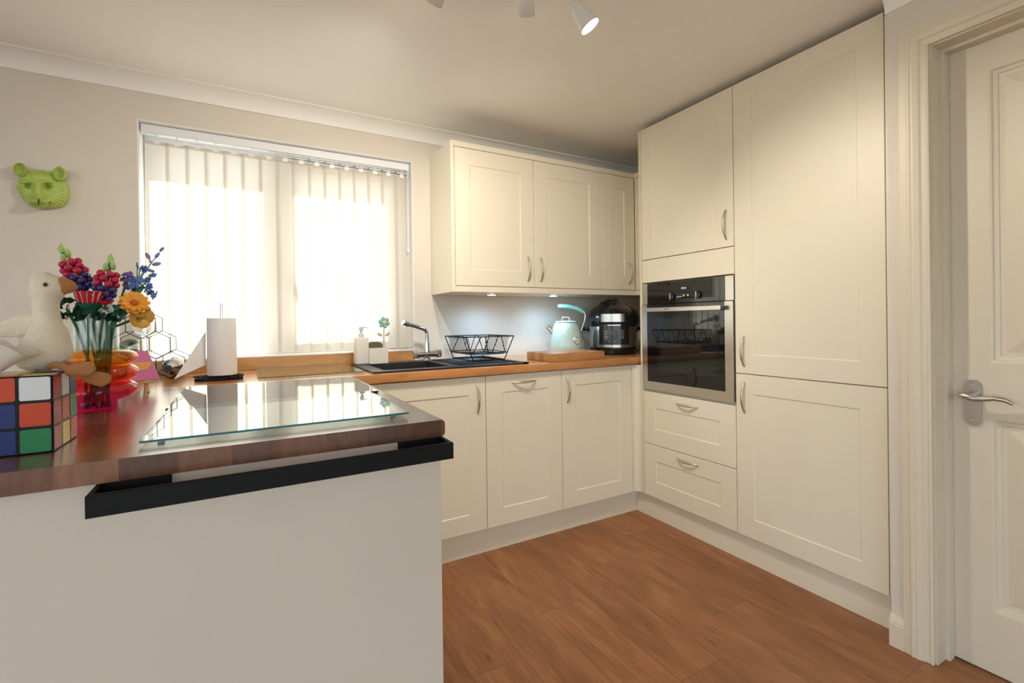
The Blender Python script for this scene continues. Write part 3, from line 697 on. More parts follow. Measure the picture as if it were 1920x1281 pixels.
for yy, ym in ((-.365, -.358), (-.062, -.07)):
    b = B(); tube(b, [(-.972, ym, zm_), (-.925, (yy+ym)/2, (zm_+zt_)/2), (-.905, yy, zt_-.002), (-.885, yy, zt_-.002), (-.835, ym, zm_), (-.815, ym, zm_), (-.765+.0, yy, zt_-.002)] if False else
         [(-.968, ym, zm_), (-.955, ym, zm_+.004), (-.912, yy, zt_-.004), (-.898, yy, zt_), (-.884, yy, zt_-.004), (-.866, ym, zm_+.004), (-.853, ym, zm_), (-.840, ym, zm_+.004), (-.806, yy, zt_-.004), (-.795, yy, zt_), (-.784, yy, zt_-.004), (-.760, ym, zm_+.004), (-.748, ym, zm_)], .0026, 8)
    obj('zigzag_wire', b, BLACKMET, dr, 60)
for k in range(19):
    yy = -.345+k*.0152
    b = B(); tube(b, [(-.999, yy, zt_), (-.985, yy, zt_-.004), (-.975, yy, zt_-.016), (-.970, yy, zm_+.01), (-.965, yy, zm_-.006), (-.95, yy, zm_-.009), (-.765, yy, zm_-.009), (-.75, yy, zm_-.006), (-.744, yy, zm_+.01), (-.735, yy, zt_-.016), (-.722, yy, zt_-.004), (-.707, yy, zt_)], .0014, 5)
    obj('rack_wire', b, BLACKMET, dr, 60)

# ================================================================ WORKTOP ITEMS, RIGHT
b = B(); box(b, (-.600, -.592, ZW+.0005), (-.238, -.330, ZW+.0465), .003, 2)
tag(obj('chopping_board', b, BOARD, None, 40), 'thick wooden chopping block at the worktop edge', 'chopping board')
# kettle
KX, KY = -.228, -.205
MINT = mat('pale_mint_enamel', (196, 226, 222), .22, coat=.4)
ket = thing('kettle', 'pale mint retro kettle with turquoise handle and dial', 'kettle', (KX, KY, ZW))
b = B(); lathe(b, [(.001, ZW+.019), (.098, ZW+.019), (.102, ZW+.026), (.101, 1.0), (.096, 1.05), (.086, 1.10), (.074, 1.135), (.070, 1.142), (.001, 1.146)], (KX, KY, 0), 40); obj('body', b, MINT, ket, 40)
b = B(); lathe(b, [(.001, ZW+.0005), (.085, ZW+.0005), (.088, ZW+.014), (.001, ZW+.0185)], (KX, KY, 0), 32); obj('power_base', b, BLACKPL, ket, 40)
b = B(); lathe(b, [(.001, 1.146), (.066, 1.1445), (.070, 1.149), (.060, 1.154), (.001, 1.156)], (KX, KY, 0), 32); lid = obj('lid', b, MINT, ket, 40)
vd = Vector((.866, -.5, 0))     # direction across the view for handle plane
b = B(); tube(b, [Vector((KX, KY, 1.155))-vd*.024, Vector((KX, KY, 1.175))-vd*.024, Vector((KX, KY, 1.180))-vd*.018, Vector((KX, KY, 1.180))+vd*.018, Vector((KX, KY, 1.175))+vd*.024, Vector((KX, KY, 1.155))+vd*.024], .0045, 8); obj('lid_handle', b, CHROME, lid, 60)
b = B(); s0 = Vector((KX, KY, 1.085))-vd*.085; tube(b, [s0, s0+Vector((0, 0, .015))-vd*.015, s0+Vector((0, 0, .035))-vd*.038], [.024, .018, .012], 14); obj('spout', b, CHROME, ket, 60)
K0 = Vector((KX, KY, 0))
b = B(); tube(b, [K0+vd*.098+Vector((0, 0, 1.09)), K0+vd*.108+Vector((0, 0, 1.12)), K0+vd*.122+Vector((0, 0, 1.16)), K0+vd*.126+Vector((0, 0, 1.19)), K0+vd*.118+Vector((0, 0, 1.21))], .0042, 8); obj('handle_wire', b, CHROME, ket, 60)
b = B(); tube(b, [K0+vd*.118+Vector((0, 0, 1.208)), K0+vd*.075+Vector((0, 0, 1.235)), K0+vd*.02+Vector((0, 0, 1.249)), K0-vd*.035+Vector((0, 0, 1.251)), K0-vd*.05+Vector((0, 0, 1.249))], [.010, .013, .013, .012, .009], 12); obj('handle', b, mat('turquoise_grip', (130, 200, 196), .4), ket, 60)
dv = Vector((-.42, -.907, 0)); rp = K0+Vector((0, 0, 1.025))+Vector((.25, -.968, 0)).normalized()*.099
gm = Vector((.1, -.99, 0)).normalized(); rp = K0+Vector((0, 0, 1.03))+gm*.097
b = B(); cyl(b, rp, rp+gm*.007, .026, .024, 28); obj('dial_ring', b, CHROME, ket, 40)
b = B(); cyl(b, rp+gm*.007, rp+gm*.008, .020, .020, 28); dial = obj('dial_face', b, mat('dial_cream', (236, 232, 220), .4), ket, 40)
b = B(); tube(b, [rp+gm*.0088+Vector((-.012, 0, -.004)), rp+gm*.0088+Vector((.004, 0, .002))], .0012, 6); obj('dial_needle', b, BLACKPL, dial)
# multi cooker
MX_, MY_ = .095, -.285
CKS = mat('cooker_steel', (170, 168, 165), .22, 1)
ck = thing('multi_cooker', 'large black and steel multi cooker in the corner', 'cooker', (MX_, MY_, ZW))
b = B(); lathe(b, [(.001, ZW+.0005), (.145, ZW+.0005), (.153, ZW+.010), (.156, ZW+.042), (.156, ZW+.045), (.001, ZW+.045)], (MX_, MY_, 0), 48); obj('base', b, BLACKPL, ck, 40)
b = B(); lathe(b, [(.155, ZW+.045), (.163, ZW+.048), (.163, 1.118), (.160, 1.122)], (MX_, MY_, 0), 48); obj('body', b, CKS, ck, 40)
b = B(); lathe(b, [(.160, 1.118), (.170, 1.120), (.174, 1.135), (.174, 1.165), (.170, 1.185), (.155, 1.212), (.125, 1.238), (.095, 1.252), (.085, 1.270), (.070, 1.282), (.001, 1.284)], (MX_, MY_, 0), 48); lidc = obj('lid', b, BLACKPL, ck, 40)
cdir = Vector((MX_, MY_, 0)) - Vector((-2.0266, -2.6941, 0)); cdir.normalize(); face = -cdir; side = Vector((-cdir.y, cdir.x, 0))*-1
def cpos(a, z, r):       # a angle right of the front direction
    d_ = face*math.cos(a) + side*math.sin(a); return Vector((MX_, MY_, z)) + d_*r
def curved_plate(bb, a0, a1, z0, z1, r, th, n=10):
    A = [[bb.verts.new(cpos(a0+(a1-a0)*k/n, z, rr)) for k in range(n+1)] for z, rr in ((z0, r), (z1, r), (z1, r+th), (z0, r+th))]
    for q in range(4):
        u, w = A[q], A[(q+1) % 4]
        for k in range(n): bb.faces.new((u[k], u[k+1], w[k+1], w[k]))
    bb.faces.new([A[q][0] for q in range(4)]); bb.faces.new([A[q][n] for q in range(4)][::-1])
b = B(); curved_plate(b, -.52, .62, 1.000, 1.130, .162, .010, 14); cpn = obj('control_panel', b, BLACKPL, ck, 40)
b = B(); curved_plate(b, -.42, .42, 1.145, 1.195, .170, .007, 12); obj('badge_plate', b, STEEL, lidc, 40)
b = B(); curved_plate(b, -.18, .28, 1.121, 1.127, .173, .002, 8); obj('trim_strip', b, STEEL, cpn, 40)
b = B(); p0 = cpos(.05, 1.066, .171); nd = face*math.cos(.05)+side*math.sin(.05)
cyl(b, p0, p0+nd*.010, .017, .015, 24); obj('dial', b, BLACKPL, cpn, 40)
b = B(); lathe(b, [(.0205, 0), (.0225, .0015), (.0205, .003)], (0, 0, 0), 28); obj('dial_ring', b, CKS, cpn, 40, mtx=Matrix.Translation(p0) @ nd.to_track_quat('Z', 'Y').to_matrix().to_4x4())
for a, zlist in ((-.24, (1.088, 1.076, 1.064, 1.052, 1.042)), (.34, (1.088, 1.076, 1.064, 1.052, 1.042))):
    for z_ in zlist:
        b = B(); curved_plate(b, a-.07, a+.07, z_-.0018, z_+.0018, .1718, .0008, 3); obj('button_legend', b, mat('legend_grey', (150, 152, 155), .5), cpn)
for a in (-.12, .06, .22):
    b = B(); curved_plate(b, a-.03, a+.03, 1.018, 1.022, .1718, .0008, 3); obj('button_legend', b, MATS['legend_grey'], cpn)
for s in (-1, 1):
    b = B(); p_ = cpos(s*PI/2, 1.10, .162); q_ = cpos(s*PI/2, 1.10, .20)
    tube(b, [p_+face*.03, q_+face*.02, q_-face*.02, p_-face*.03], .012, 8); obj('side_handle', b, BLACKPL, ck, 50)
b = B(); tube(b, [(MX_-.05, MY_, 1.283), (MX_-.04, MY_, 1.294), (MX_+.04, MY_, 1.294), (MX_+.05, MY_, 1.283)], .010, 8); obj('lid_handle', b, CKS, lidc, 50)
b = B(); tube(b, [(.235, -.16, ZW+.02), (.27, -.20, ZW+.006), (.33, -.27, ZW+.005), (.40, -.20, ZW+.005), (.45, -.06, ZW+.006), (.46, -.02, ZW+.06), (.46, -.012, ZW+.12)], .004, 6)
tag(obj('power_cable', b, BLACKPL, None, 50), 'thin black power cable behind the multi cooker', 'cable')
gl = B(); lathe(gl, [(.001, ZW+.0008), (.032, ZW+.0008), (.036, ZW+.03), (.034, ZW+.07), (.026, ZW+.105), (.0245, ZW+.105), (.032, ZW+.07), (.034, ZW+.03), (.031, ZW+.005), (.001, ZW+.005)], (-.095, -.115, 0), 28)
tag(obj('glass_tumbler', gl, SAVER, None, 50), 'small clear glass between the kettle and multi cooker', 'glass')

# ================================================================ PENINSULA ITEMS
def glass_plate(name, label, x0, x1, y0, y1, z0, z1, feet):
    t = thing(name, label, 'glass board', ((x0+x1)/2, (y0+y1)/2, ZW), 'glass worktop protectors')
    b = B(); box(b, (x0, y0, z0), (x1, y1, z1))
    for f in b.faces: f.material_index = 0 if abs(f.normal.z) > .5 else 1
    bm_ = b; o_ = obj('glass_sheet', bm_, [SAVER, TEAL], t)
    for fx in (x0+.03, x1-.03):
        for fy in (y0+.03, y1-.03):
            b = B(); cyl(b, (fx, fy, ZW+.0004), (fx, fy, z0), .006, seg=12); obj('rubber_foot', b, mat('clear_rubber', (200, 200, 200), .5), t)
glass_plate('glass_worktop_saver', 'clear glass worktop saver at the peninsula front edge', -2.202, -1.690, -1.588, -1.176, .9412, .9455, True)
glass_plate('glass_worktop_saver', 'clear glass worktop saver in front of the wooden upstand', -1.986, -1.562, -.515, -.035, .9392, .9435, True)
hob = thing('hob', 'black glass hob set in the peninsula worktop', 'hob', (-1.935, -.9, ZW))
b = B(); box(b, (-2.215, -1.146, ZW+.0005), (-1.655, -.656, ZW+.0055), .0008); obj('glass_top', b, BLACKGLASS, hob)

# kitchen roll on a boat shaped holder
RX, RY = -2.112, -.42
ph = thing('paper_towel_holder', 'boat-shaped kitchen roll holder with white jib sail', 'holder', (RX, RY, ZW))
b = B(); hull = [(-.096, 0), (-.075, .022), (-.03, .038), (.02, .038), (.06, .026), (.074, .012), (.074, -.012), (.06, -.026), (.02, -.038), (-.03, -.038), (-.075, -.022)]
prism(b, hull[::-1], Matrix.Translation((RX, RY, ZW+.0005)), .012); obj('hull', b, BLACKMET, ph)
b = B(); tube(b, [(RX+x_*1.0, RY+y_*1.0, ZW+.018) for x_, y_ in hull], .004, 8, True); obj('rope_rail', b, BLACKMET, ph, 60)
for k in range(7):
    for s in (-1, 1):
        xx = RX-.07+k*.021; yy = RY+s*(.034 if 1 < k < 6 else .026); b = B(); cyl(b, (xx, yy, ZW+.012), (xx, yy, ZW+.021), .0045, seg=8); obj('rail_post', b, BLACKPL, ph)
b = B(); tube(b, [(RX-.0035, RY, ZW+.012), (RX-.0035, RY, 1.235), (RX-.0025, RY, 1.246), (RX, RY, 1.249), (RX+.0025, RY, 1.246), (RX+.0035, RY, 1.235), (RX+.0035, RY, ZW+.012)], .0016, 6); obj('mast', b, mat('mast_wire', (120, 118, 114), .4, .6), ph, 60)
b = B()
def sailp(u, v): # u along foot, v up
    base = Vector((-2.168, -.425, 1.000)); tack = Vector((-2.272, -.435, ZW+.016)); head = Vector((-2.166, -.42, 1.136))
    p = base + (tack-base)*u + (head-base)*v; p.y -= .012*math.sin(PI*min(1, u+v*.3))*u*(1-v); return p
N = 8; gv = {}
for th in (0, 1):
    for i_ in range(N+1):
        for j_ in range(N+1-i_): p = sailp(i_/N, j_/N); gv[(th, i_, j_)] = b.verts.new((p.x, p.y-.0012*th, p.z))
for th in (0, 1):
    for i_ in range(N):
        for j_ in range(N-i_):
            b.faces.new((gv[(th, i_, j_)], gv[(th, i_+1, j_)], gv[(th, i_, j_+1)]))
            if i_+j_ < N-1: b.faces.new((gv[(th, i_+1, j_)], gv[(th, i_+1, j_+1)], gv[(th, i_, j_+1)]))
for k in range(N):
    for (a_, c_) in (((k, 0), (k+1, 0)), ((0, k), (0, k+1)), ((k, N-k), (k+1, N-k-1))):
        b.faces.new((gv[(0,)+a_], gv[(0,)+c_], gv[(1,)+c_], gv[(1,)+a_]))
obj('sail', b, mat('sail_white', (236, 234, 230), .5), ph, 30)
rl = thing('paper_towel_roll', 'white kitchen paper roll upright on the boat-shaped holder', 'kitchen roll', (RX, RY, ZW+.0225))
b = B(); lathe(b, [(.016, ZW+.0225), (.0525, ZW+.0225), (.0535, ZW+.026), (.0530, ZW+.12), (.0520, 1.184), (.051, 1.187), (.020, 1.187), (.019, 1.184), (.0185, ZW+.03), (.016, ZW+.0225)], (RX, RY, 0), 48); obj('paper', b, mat('paper_white', (232, 229, 224), .9, bump=.3, bscale=120), rl, 40)
b = B(); lathe(b, [(.0160, ZW+.024), (.0185, ZW+.024), (.0185, 1.186), (.0160, 1.186), (.0160, ZW+.024)], (RX, RY, 0), 24); obj('core', b, mat('cardboard', (170, 140, 105), .9), rl, 40)

# hexagon wine rack, pyramid of six cells
HR = .0568; hw = HR*math.cos(PI/6)
cells = [(-2.402, 1.160), (-2.402-hw, 1.160-1.5*HR), (-2.402+hw, 1.160-1.5*HR), (-2.402-2*hw, 1.160-3*HR), (-2.402, 1.160-3*HR), (-2.402+2*hw, 1.160-3*HR)]
wr = thing('wine_rack', 'black wire honeycomb wine rack by the window', 'wine rack', (-2.402, -.15, ZW))
ZSH = ZW+.003-(1.160-4*HR)
cells = [(x_, z_+ZSH) for x_, z_ in cells]
for cx_, cz_ in cells:
    hexp = [(cx_+HR*math.sin(k*PI/3), cz_+HR*math.cos(k*PI/3)) for k in range(6)]
    for yy in (-.25, -.06):
        b = B(); tube(b, [(x_, yy, z_) for x_, z_ in hexp], .0018, 6, True); obj('hexagon', b, BLACKMET, wr, 60)
seen = set()
for cx_, cz_ in cells:
    for k in range(6):
        p_ = (round(cx_+HR*math.sin(k*PI/3), 3), round(cz_+HR*math.cos(k*PI/3), 3))
        if any(abs(p_[0]-s_[0]) < .004 and abs(p_[1]-s_[1]) < .004 for s_ in seen): continue
        if k not in (2, 3, 4): continue
        seen.add(p_); b = B(); tube(b, [(p_[0], -.25, p_[1]), (p_[0], -.06, p_[1])], .0018, 6); obj('cross_rod', b, BLACKMET, wr, 60)
def bottle(cell, name, label, gm_, capm, length=.29, tip=-.335, r=.036):
    cx_, cz_ = cells[cell]; cz_ = cz_-(hw-r)+.0035
    t = thing(name, label, 'bottle', (cx_, tip+length/2, cz_-r), 'bottles in the wine rack')
    Mx = Matrix.Translation((cx_, tip, cz_)) @ Matrix.Rotation(-PI/2, 4, 'X')
    b = B(); lathe(b, [(.001, .0), (.0135, .0), (.0145, .004), (.0145, .06), (.016, .075), (.028, .10), (r, .125), (r, length-.004), (r-.004, length), (.001, length-.01)], (0, 0, 0), 28); obj('bottle_glass', b, gm_, t, 40, mtx=Mx)
    b = B(); lathe(b, [(.001, -.0015), (.0148, -.0015), (.0158, .001), (.0158, .045), (.0148, .0455)], (0, 0, 0), 24); obj('foil_cap', b, capm, t, 40, mtx=Mx)
    b = B(); lathe(b, [(r+.0005, .15), (r+.0005, .23)], (0, 0, 0), 28); obj('paper_label', b, mat('bottle_label', (230, 226, 214), .7), t, 40, mtx=Mx)
bottle(0, 'wine_bottle', 'clear bottle with white cap in the top cell', glass('bottle_clear', (225, 228, 228)), mat('cap_white', (228, 222, 215), .4))
bottle(1, 'wine_bottle', 'green wine bottle in the middle left cell behind the vase', mat('bottle_green', (40, 78, 40), .08, coat=.5), mat('cap_green', (70, 110, 60), .4))
bottle(5, 'wine_bottle', 'dark wine bottle with black cap in the lowest right cell', mat('bottle_dark', (44, 22, 20), .08, coat=.5), mat('cap_black', (34, 32, 36), .35))

# mini canvas on a little easel
cv = thing('mini_canvas', 'small pink painted canvas with citrus slice on wooden easel', 'canvas', (-2.33, -.66, ZW))
Mc = Matrix.Translation((-2.335, -.655, ZW+.037)) @ Matrix.Rotation(-.18, 4, 'X')
b = B(); prism(b, [(-.046, 0), (.046, .003), (.012, .102), (-.030, .104)], Mc @ Matrix.Rotation(PI/2, 4, 'X'), .012); obj('canvas', b, mat('canvas_pink', (216, 120, 160), .7), cv)
b = B(); prism(b, [(x_-.003, y_+.062) for x_, y_ in arc((0, 0), .026, PI, 2*PI, 14)], Mc @ Matrix.Translation((0, -.0121, 0)) @ Matrix.Rotation(PI/2, 4, 'X'), .0008); obj('citrus_slice', b, mat('citrus_peel', (232, 186, 80), .7), cv)
b = B()
for k in range(3):
    a0 = PI+.12+k*(PI-.24)/3; prism(b, [(-.003, .058)]+[(x_-.003, y_+.060) for x_, y_ in arc((0, 0), .020, a0+.08, a0+(PI-.24)/3-.08, 4)], Mc @ Matrix.Translation((0, -.0130, 0)) @ Matrix.Rotation(PI/2, 4, 'X'), .0006)
obj('citrus_segments', b, mat('citrus_flesh', (240, 160, 90), .7), cv)
EAS = mat('easel_wood', (205, 160, 105), .6)
for p0_, p1_ in (((-2.318, -.680, ZW+.0005), (-2.335, -.640, 1.02)), ((-2.365, -.680, ZW+.0005), (-2.345, -.640, 1.02)), ((-2.34, -.585, ZW+.0005), (-2.34, -.636, 1.02))):
    b = B(); tube(b, [p0_, p1_], .004, 6); obj('easel_leg', b, EAS, cv)
b = B(); box(b, (-2.375, -.678, ZW+.030), (-2.300, -.655, ZW+.0365), .001); obj('ledge', b, EAS, cv)

# ombre bubble vase
VX, VY = -2.379, -1.02
OMB = glass('ombre_glass', (255, 255, 255), rough=.02, base=.14, stops=(.0, .165, [(0, (246, 105, 185)), (.30, (250, 110, 160)), (.55, (255, 150, 100)), (.8, (255, 185, 95)), (1.0, (255, 222, 120))]))
vz = thing('vase', 'bubble-shaped glass vase fading from pink to yellow', 'vase', (VX, VY, ZW))
b = B(); H = ZW+.0008
prof = [(.001, H), (.044, H), (.047, H+.003), (.047, H+.026)]
for zc_, rz, ro in ((H+.052, .027, .088), (H+.098, .025, .090), (H+.140, .022, .088)):
    for k in range(9):
        a = -PI/2+PI*k/8; prof.append((ro-.034+.034*math.cos(a) if abs(math.cos(a)) > .01 else ro-.030, zc_+rz*math.sin(a)*.96))
prof += [(.046, H+.163)]
lathe(b, prof, (VX, VY, 0), 48); obj('bubble_body', b, OMB, vz, 60)
b = B(); lathe(b, [(.0465, H+.163), (.047, H+.20), (.047, H+.248), (.0455, H+.2485), (.0450, H+.20), (.0450, H+.163)], (VX, VY, 0), 48); obj('clear_neck', b, glass('clear_glass', (240, 246, 246)), vz, 60)

# flowers (each stem its own thing)
GRN = mat('leaf_green', (24, 92, 66), .35); DGRN = mat('dark_leaf_green', (18, 58, 44), .35); STEM = mat('stem_green', (36, 108, 76), .35)
LIME = mat('bud_green', (176, 208, 120), .35); CRIM = mat('berry_red', (190, 34, 74), .3); PURP = mat('berry_purple', (62, 48, 108), .3)
ORG = mat('petal_orange', (244, 164, 46), .4); AMB = mat('petal_amber', (226, 170, 70), .4); BLUE = mat('petal_blue', (94, 128, 196), .4); LAV = mat('twig_lavender', (140, 136, 172), .4)
REDP = mat('petal_red', (206, 26, 44), .35); WHT = mat('petal_white', (236, 232, 220), .5); NAVY = mat('petal_navy', (40, 62, 140), .4); LILAC = mat('petal_lilac', (140, 112, 180), .4)
def stem(parent, top, foot, r=.0036, bow=0):
    b = B(); top = Vector(top); foot = Vector(foot); mid = Vector((VX+(foot.x-VX)*.1+(top.x-VX)*.22, VY+(top.y-VY)*.22, H+.22))
    mid = foot.lerp(top, (mid.z-foot.z)/max(.01, top.z-foot.z)); mid.x = VX+max(-.033, min(.033, mid.x-VX)); mid.y = VY+max(-.028, min(.028, mid.y-VY))
    pts = [foot, foot.lerp(mid, .5), mid, mid.lerp(top, .5), top]; tube(b, pts, r, 8); obj('stem', b, STEM, parent, 60)
def foot(k): a = k*2.39996; return (VX+.026*math.cos(a), VY+.026*math.sin(a), H+.006)
def lupin(label, tip, base, k):
    tip = Vector(tip); base = Vector(base); t = thing('lupin', label, 'flower', foot(k), 'brick-built flowers in the vase'); stem(t, tip, foot(k))
    ax = (base-tip); L = ax.length; ax.normalize(); s = ax.orthogonal().normalized(); s2 = ax.cross(s)
    for j, (dd, rr) in enumerate(((.004, .0095), (.018, .0085), (.022, .0085), (.030, .008))):
        a = j*2.1; b = B(); c_ = tip+ax*dd+(s*math.cos(a)+s2*math.sin(a))*(.000 if j == 0 else .008); lathe(b, [(.001, .014), (.005, .008), (rr*.85, -.002), (rr*.6, -.010), (.001, -.013)], c_, 10, mtx=Matrix.Rotation(.2*j, 3, 'X')); obj('bud', b, LIME, t, 40)
    rows = 6
    for r_ in range(rows):
        f = (r_+.5)/rows; dd = .040+(L-.04)*f; rad = .012+.009*math.sin(PI*min(1, f*.8+.15)); nn = 5
        for j in range(nn):
            a = j*2*PI/nn+r_*.65; c_ = tip+ax*dd+(s*math.cos(a)+s2*math.sin(a))*rad; b = B(); ell(b, c_, .0093, sub=2); obj('berry', b, CRIM if f < .42 else PURP, t, 60)
lupin('tall lupin with crimson and purple berries behind the goose head', (-2.452, -1.01, 1.372), (-2.402, -1.015, 1.262), 0)
lupin('upright lupin with crimson and purple berries in the vase centre', (-2.343, -1.035, 1.348), (-2.362, -1.035, 1.228), 1)
def petal_flower(name, label, c, nrm, n, rl_, rw, colr, k, centre, layers=1, tilt=.25, cat='flower'):
    c = Vector(c); q = Vector(nrm).to_track_quat('Z', 'Y').to_matrix().to_4x4(); t = thing(name, label, cat, foot(k), 'brick-built flowers in the vase'); stem(t, c, foot(k))
    for ly in range(layers):
        for j in range(n):
            a = j*2*PI/n+ly*PI/n; Mx = Matrix.Translation(c) @ q @ Matrix.Rotation(a, 4, 'Z') @ Matrix.Translation((rl_*.55*(1-.25*ly), 0, .004*ly)) @ Matrix.Rotation(-tilt-.25*ly, 4, 'Y')
            b = B(); ell(b, (0, 0, 0), (rl_*.5, rw, .0022), sub=2); obj('petal', b, colr, t, 60, mtx=Mx)
    b = B(); ell(b, (0, 0, .004), (rl_*.26, rl_*.26, .006), sub=2); obj('flower_centre', b, centre, t, 60, mtx=Matrix.Translation(c) @ q)
    return t
petal_flower('gerbera', 'bright orange gerbera leaning right out of the vase', (-2.292, -1.055, 1.222), (.35, -.9, .55), 12, .036, .0085, ORG, 2, mat('centre_rust', (190, 96, 40), .5), 2)
petal_flower('poppy', 'amber cup-shaped poppy drooping below the gerbera', (-2.282, -1.03, 1.186), (.5, -.6, -.1), 5, .034, .020, AMB, 3, mat('centre_ochre', (190, 140, 50), .5), 1, .45)
# red fan flower with green cup
t = thing('protea', 'red fan flower with white-edged petals over a green cup', 'flower', foot(4), 'brick-built flowers in the vase'); stem(t, (-2.388, -1.045, 1.205), foot(4))
c0 = Vector((-2.386, -1.05, 1.207))
b = B(); lathe(b, [(.001, -.016), (.016, -.012), (.027, .004), (.030, .014), (.001, .014)], c0, 20); obj('cup', b, GRN, t, 40)
for j in range(14):
    a = j*2*PI/14; d_ = Vector((math.cos(a), math.sin(a), 0)); b = B()
    Mx = Matrix.Translation(c0+d_*.026+Vector((0, 0, .030))) @ Matrix.Rotation(a, 4, 'Z') @ Matrix.Rotation(.35, 4, 'Y'); box(b, (-.0015, -.0045, -.017), (.0015, .0045, .017), .001); p_ = obj('petal', b, REDP, t, mtx=Mx)
    b = B(); box(b, (-.0016, -.0056, -.017), (.0012, -.0046, .016)); obj('petal_edge', b, WHT, p_, mtx=Mx)
t = thing('carnation', 'small red bloom low in the middle of the bouquet', 'flower', foot(5), 'brick-built flowers in the vase'); stem(t, (-2.350, -1.06, 1.215), foot(5))
for j in range(9):
    a = j*2*PI/9; b = B(); ell(b, (0, 0, 0), (.012, .006, .002), sub=2); obj('petal', b, REDP, t, 60, mtx=Matrix.Translation((-2.350+.009*math.cos(a), -1.066+.009*math.sin(a), 1.222)) @ Matrix.Rotation(a, 4, 'Z') @ Matrix.Rotation(-.6, 4, 'Y'))
# delphinium: blue sprays
def spray(name, label, pts, colr, k, rad=.0085):
    t = thing(name, label, 'flower', foot(k), 'brick-built flowers in the vase'); stem(t, pts[0], foot(k), .0028)
    for q_, p in enumerate(pts):
        p = Vector(p)
        if q_: b = B(); tube(b, [Vector(pts[0]), p], .0012, 5); obj('twig', b, STEM, t)
        rx = Euler((random.uniform(-.6, .6)-1.2, random.uniform(-.5, .5), random.uniform(0, 3))).to_matrix().to_4x4()
        b = B()
        for j in range(5):
            a = j*2*PI/5; ell(b, (rad*.62*math.cos(a), rad*.62*math.sin(a), 0), (rad*.5, rad*.5, .002), sub=1)
        ell(b, (0, 0, .001), rad*.32, sub=1); obj('bloom', b, colr, t, 60, mtx=Matrix.Translation(p) @ rx)
    return t
random.seed(3)
spray('delphinium', 'blue delphinium spray leaning right in front of the window', [(-2.292, -1.01, 1.285), (-2.300, -1.02, 1.288), (-2.282, -1.02, 1.290), (-2.288, -1.03, 1.275), (-2.272, -1.01, 1.282), (-2.262, -1.02, 1.272), (-2.283, -1.0, 1.325), (-2.290, -1.01, 1.330), (-2.275, -1.0, 1.322), (-2.300, -1.03, 1.272), (-2.268, -1.01, 1.290), (-2.257, -1.0, 1.305), (-2.262, -1.01, 1.255), (-2.256, -1.01, 1.245), (-2.270, -1.02, 1.262), (-2.250, -1.0, 1.251)], BLUE, 6, .0105)
spray('lilac_spray', 'lilac flower spray beside the central lupin', [(-2.314, -1.0, 1.298), (-2.320, -1.0, 1.306), (-2.308, -1.01, 1.306), (-2.315, -1.01, 1.285), (-2.324, -1.0, 1.292), (-2.305, -1.0, 1.296), (-2.318, -1.0, 1.275), (-2.312, -1.01, 1.268)], LILAC, 7, .009)
spray('cornflower', 'navy blue flower low behind the goose beak', [(-2.408, -.99, 1.262), (-2.415, -1.0, 1.258), (-2.402, -1.0, 1.268), (-2.412, -.99, 1.272), (-2.420, -1.0, 1.250), (-2.405, -1.0, 1.252)], NAVY, 8, .010)
spray('gypsophila', 'white gypsophila blossoms around the vase mouth', [(-2.355, -1.06, 1.196), (-2.345, -1.065, 1.200), (-2.362, -1.062, 1.203), (-2.350, -1.065, 1.190), (-2.338, -1.06, 1.206), (-2.385, -1.065, 1.190), (-2.395, -1.06, 1.186), (-2.375, -1.065, 1.193), (-2.325, -1.05, 1.190), (-2.318, -1.05, 1.198), (-2.43, -1.05, 1.185), (-2.34, -1.06, 1.215)], WHT, 9, .0085)
t = thing('lavender_twig', 'slim grey-lavender twig with small leaves, topmost right', 'flower', foot(10), 'brick-built flowers in the vase'); stem(t, (-2.298, -1.0, 1.27), foot(10), .0028)
b = B(); tube(b, [(-2.298, -1.0, 1.27), (-2.275, -1.0, 1.315), (-2.255, -1.0, 1.348), (-2.236, -1.0, 1.378)], [.0024, .002, .0018, .0012], 6); obj('branch', b, LAV, t)
for x_, z_, a, rr in ((-2.235, 1.381, .9, .009), (-2.246, 1.363, 1.0, .010), (-2.268, 1.360, 2.0, .011), (-2.248, 1.338, .25, .012), (-2.261, 1.318, -.3, .010), (-2.262, 1.345, 1.8, .006)):
    b = B(); ell(b, (0, 0, 0), (rr, .003, rr*.5), sub=2); obj('leaf', b, LAV, t, 60, mtx=Matrix.Translation((x_, -1.0, z_)) @ Matrix.Rotation(-a, 4, 'Y'))
# dark foliage
def foliage(label, c, spread, n, k, colr, sz=.02):
    t = thing('foliage_sprig', label, 'foliage', foot(k), 'brick-built foliage in the vase'); stem(t, c, foot(k))
    for j in range(n):
        p = Vector(c)+Vector((random.uniform(-1, 1)*spread[0], random.uniform(-1, 1)*spread[1], random.uniform(-1, 1)*spread[2]))
        b = B(); lf = [(-sz, 0), (-sz*.5, sz*.42), (0, sz*.3), (sz*.2, sz*.55), (sz*.55, sz*.3), (sz*1.1, 0), (sz*.55, -sz*.3), (sz*.2, -sz*.55), (0, -sz*.3), (-sz*.5, -sz*.42)]
        prism(b, lf, Matrix.Translation(p) @ Euler((random.uniform(.6, 2.0), random.uniform(-.6, .6), random.uniform(0, 6))).to_matrix().to_4x4(), .0022); obj('leaf', b, colr, t)
random.seed(11)
foliage('dark green jagged foliage behind the goose neck', (-2.428, -1.065, 1.208), (.028, .012, .024), 20, 11, DGRN, .020)
foliage('green leaf cluster under the orange gerbera', (-2.328, -1.055, 1.203), (.022, .014, .018), 14, 12, GRN, .018)
foliage('deep green leaves in the middle of the bouquet', (-2.378, -1.065, 1.190), (.040, .012, .012), 16, 13, DGRN, .016)
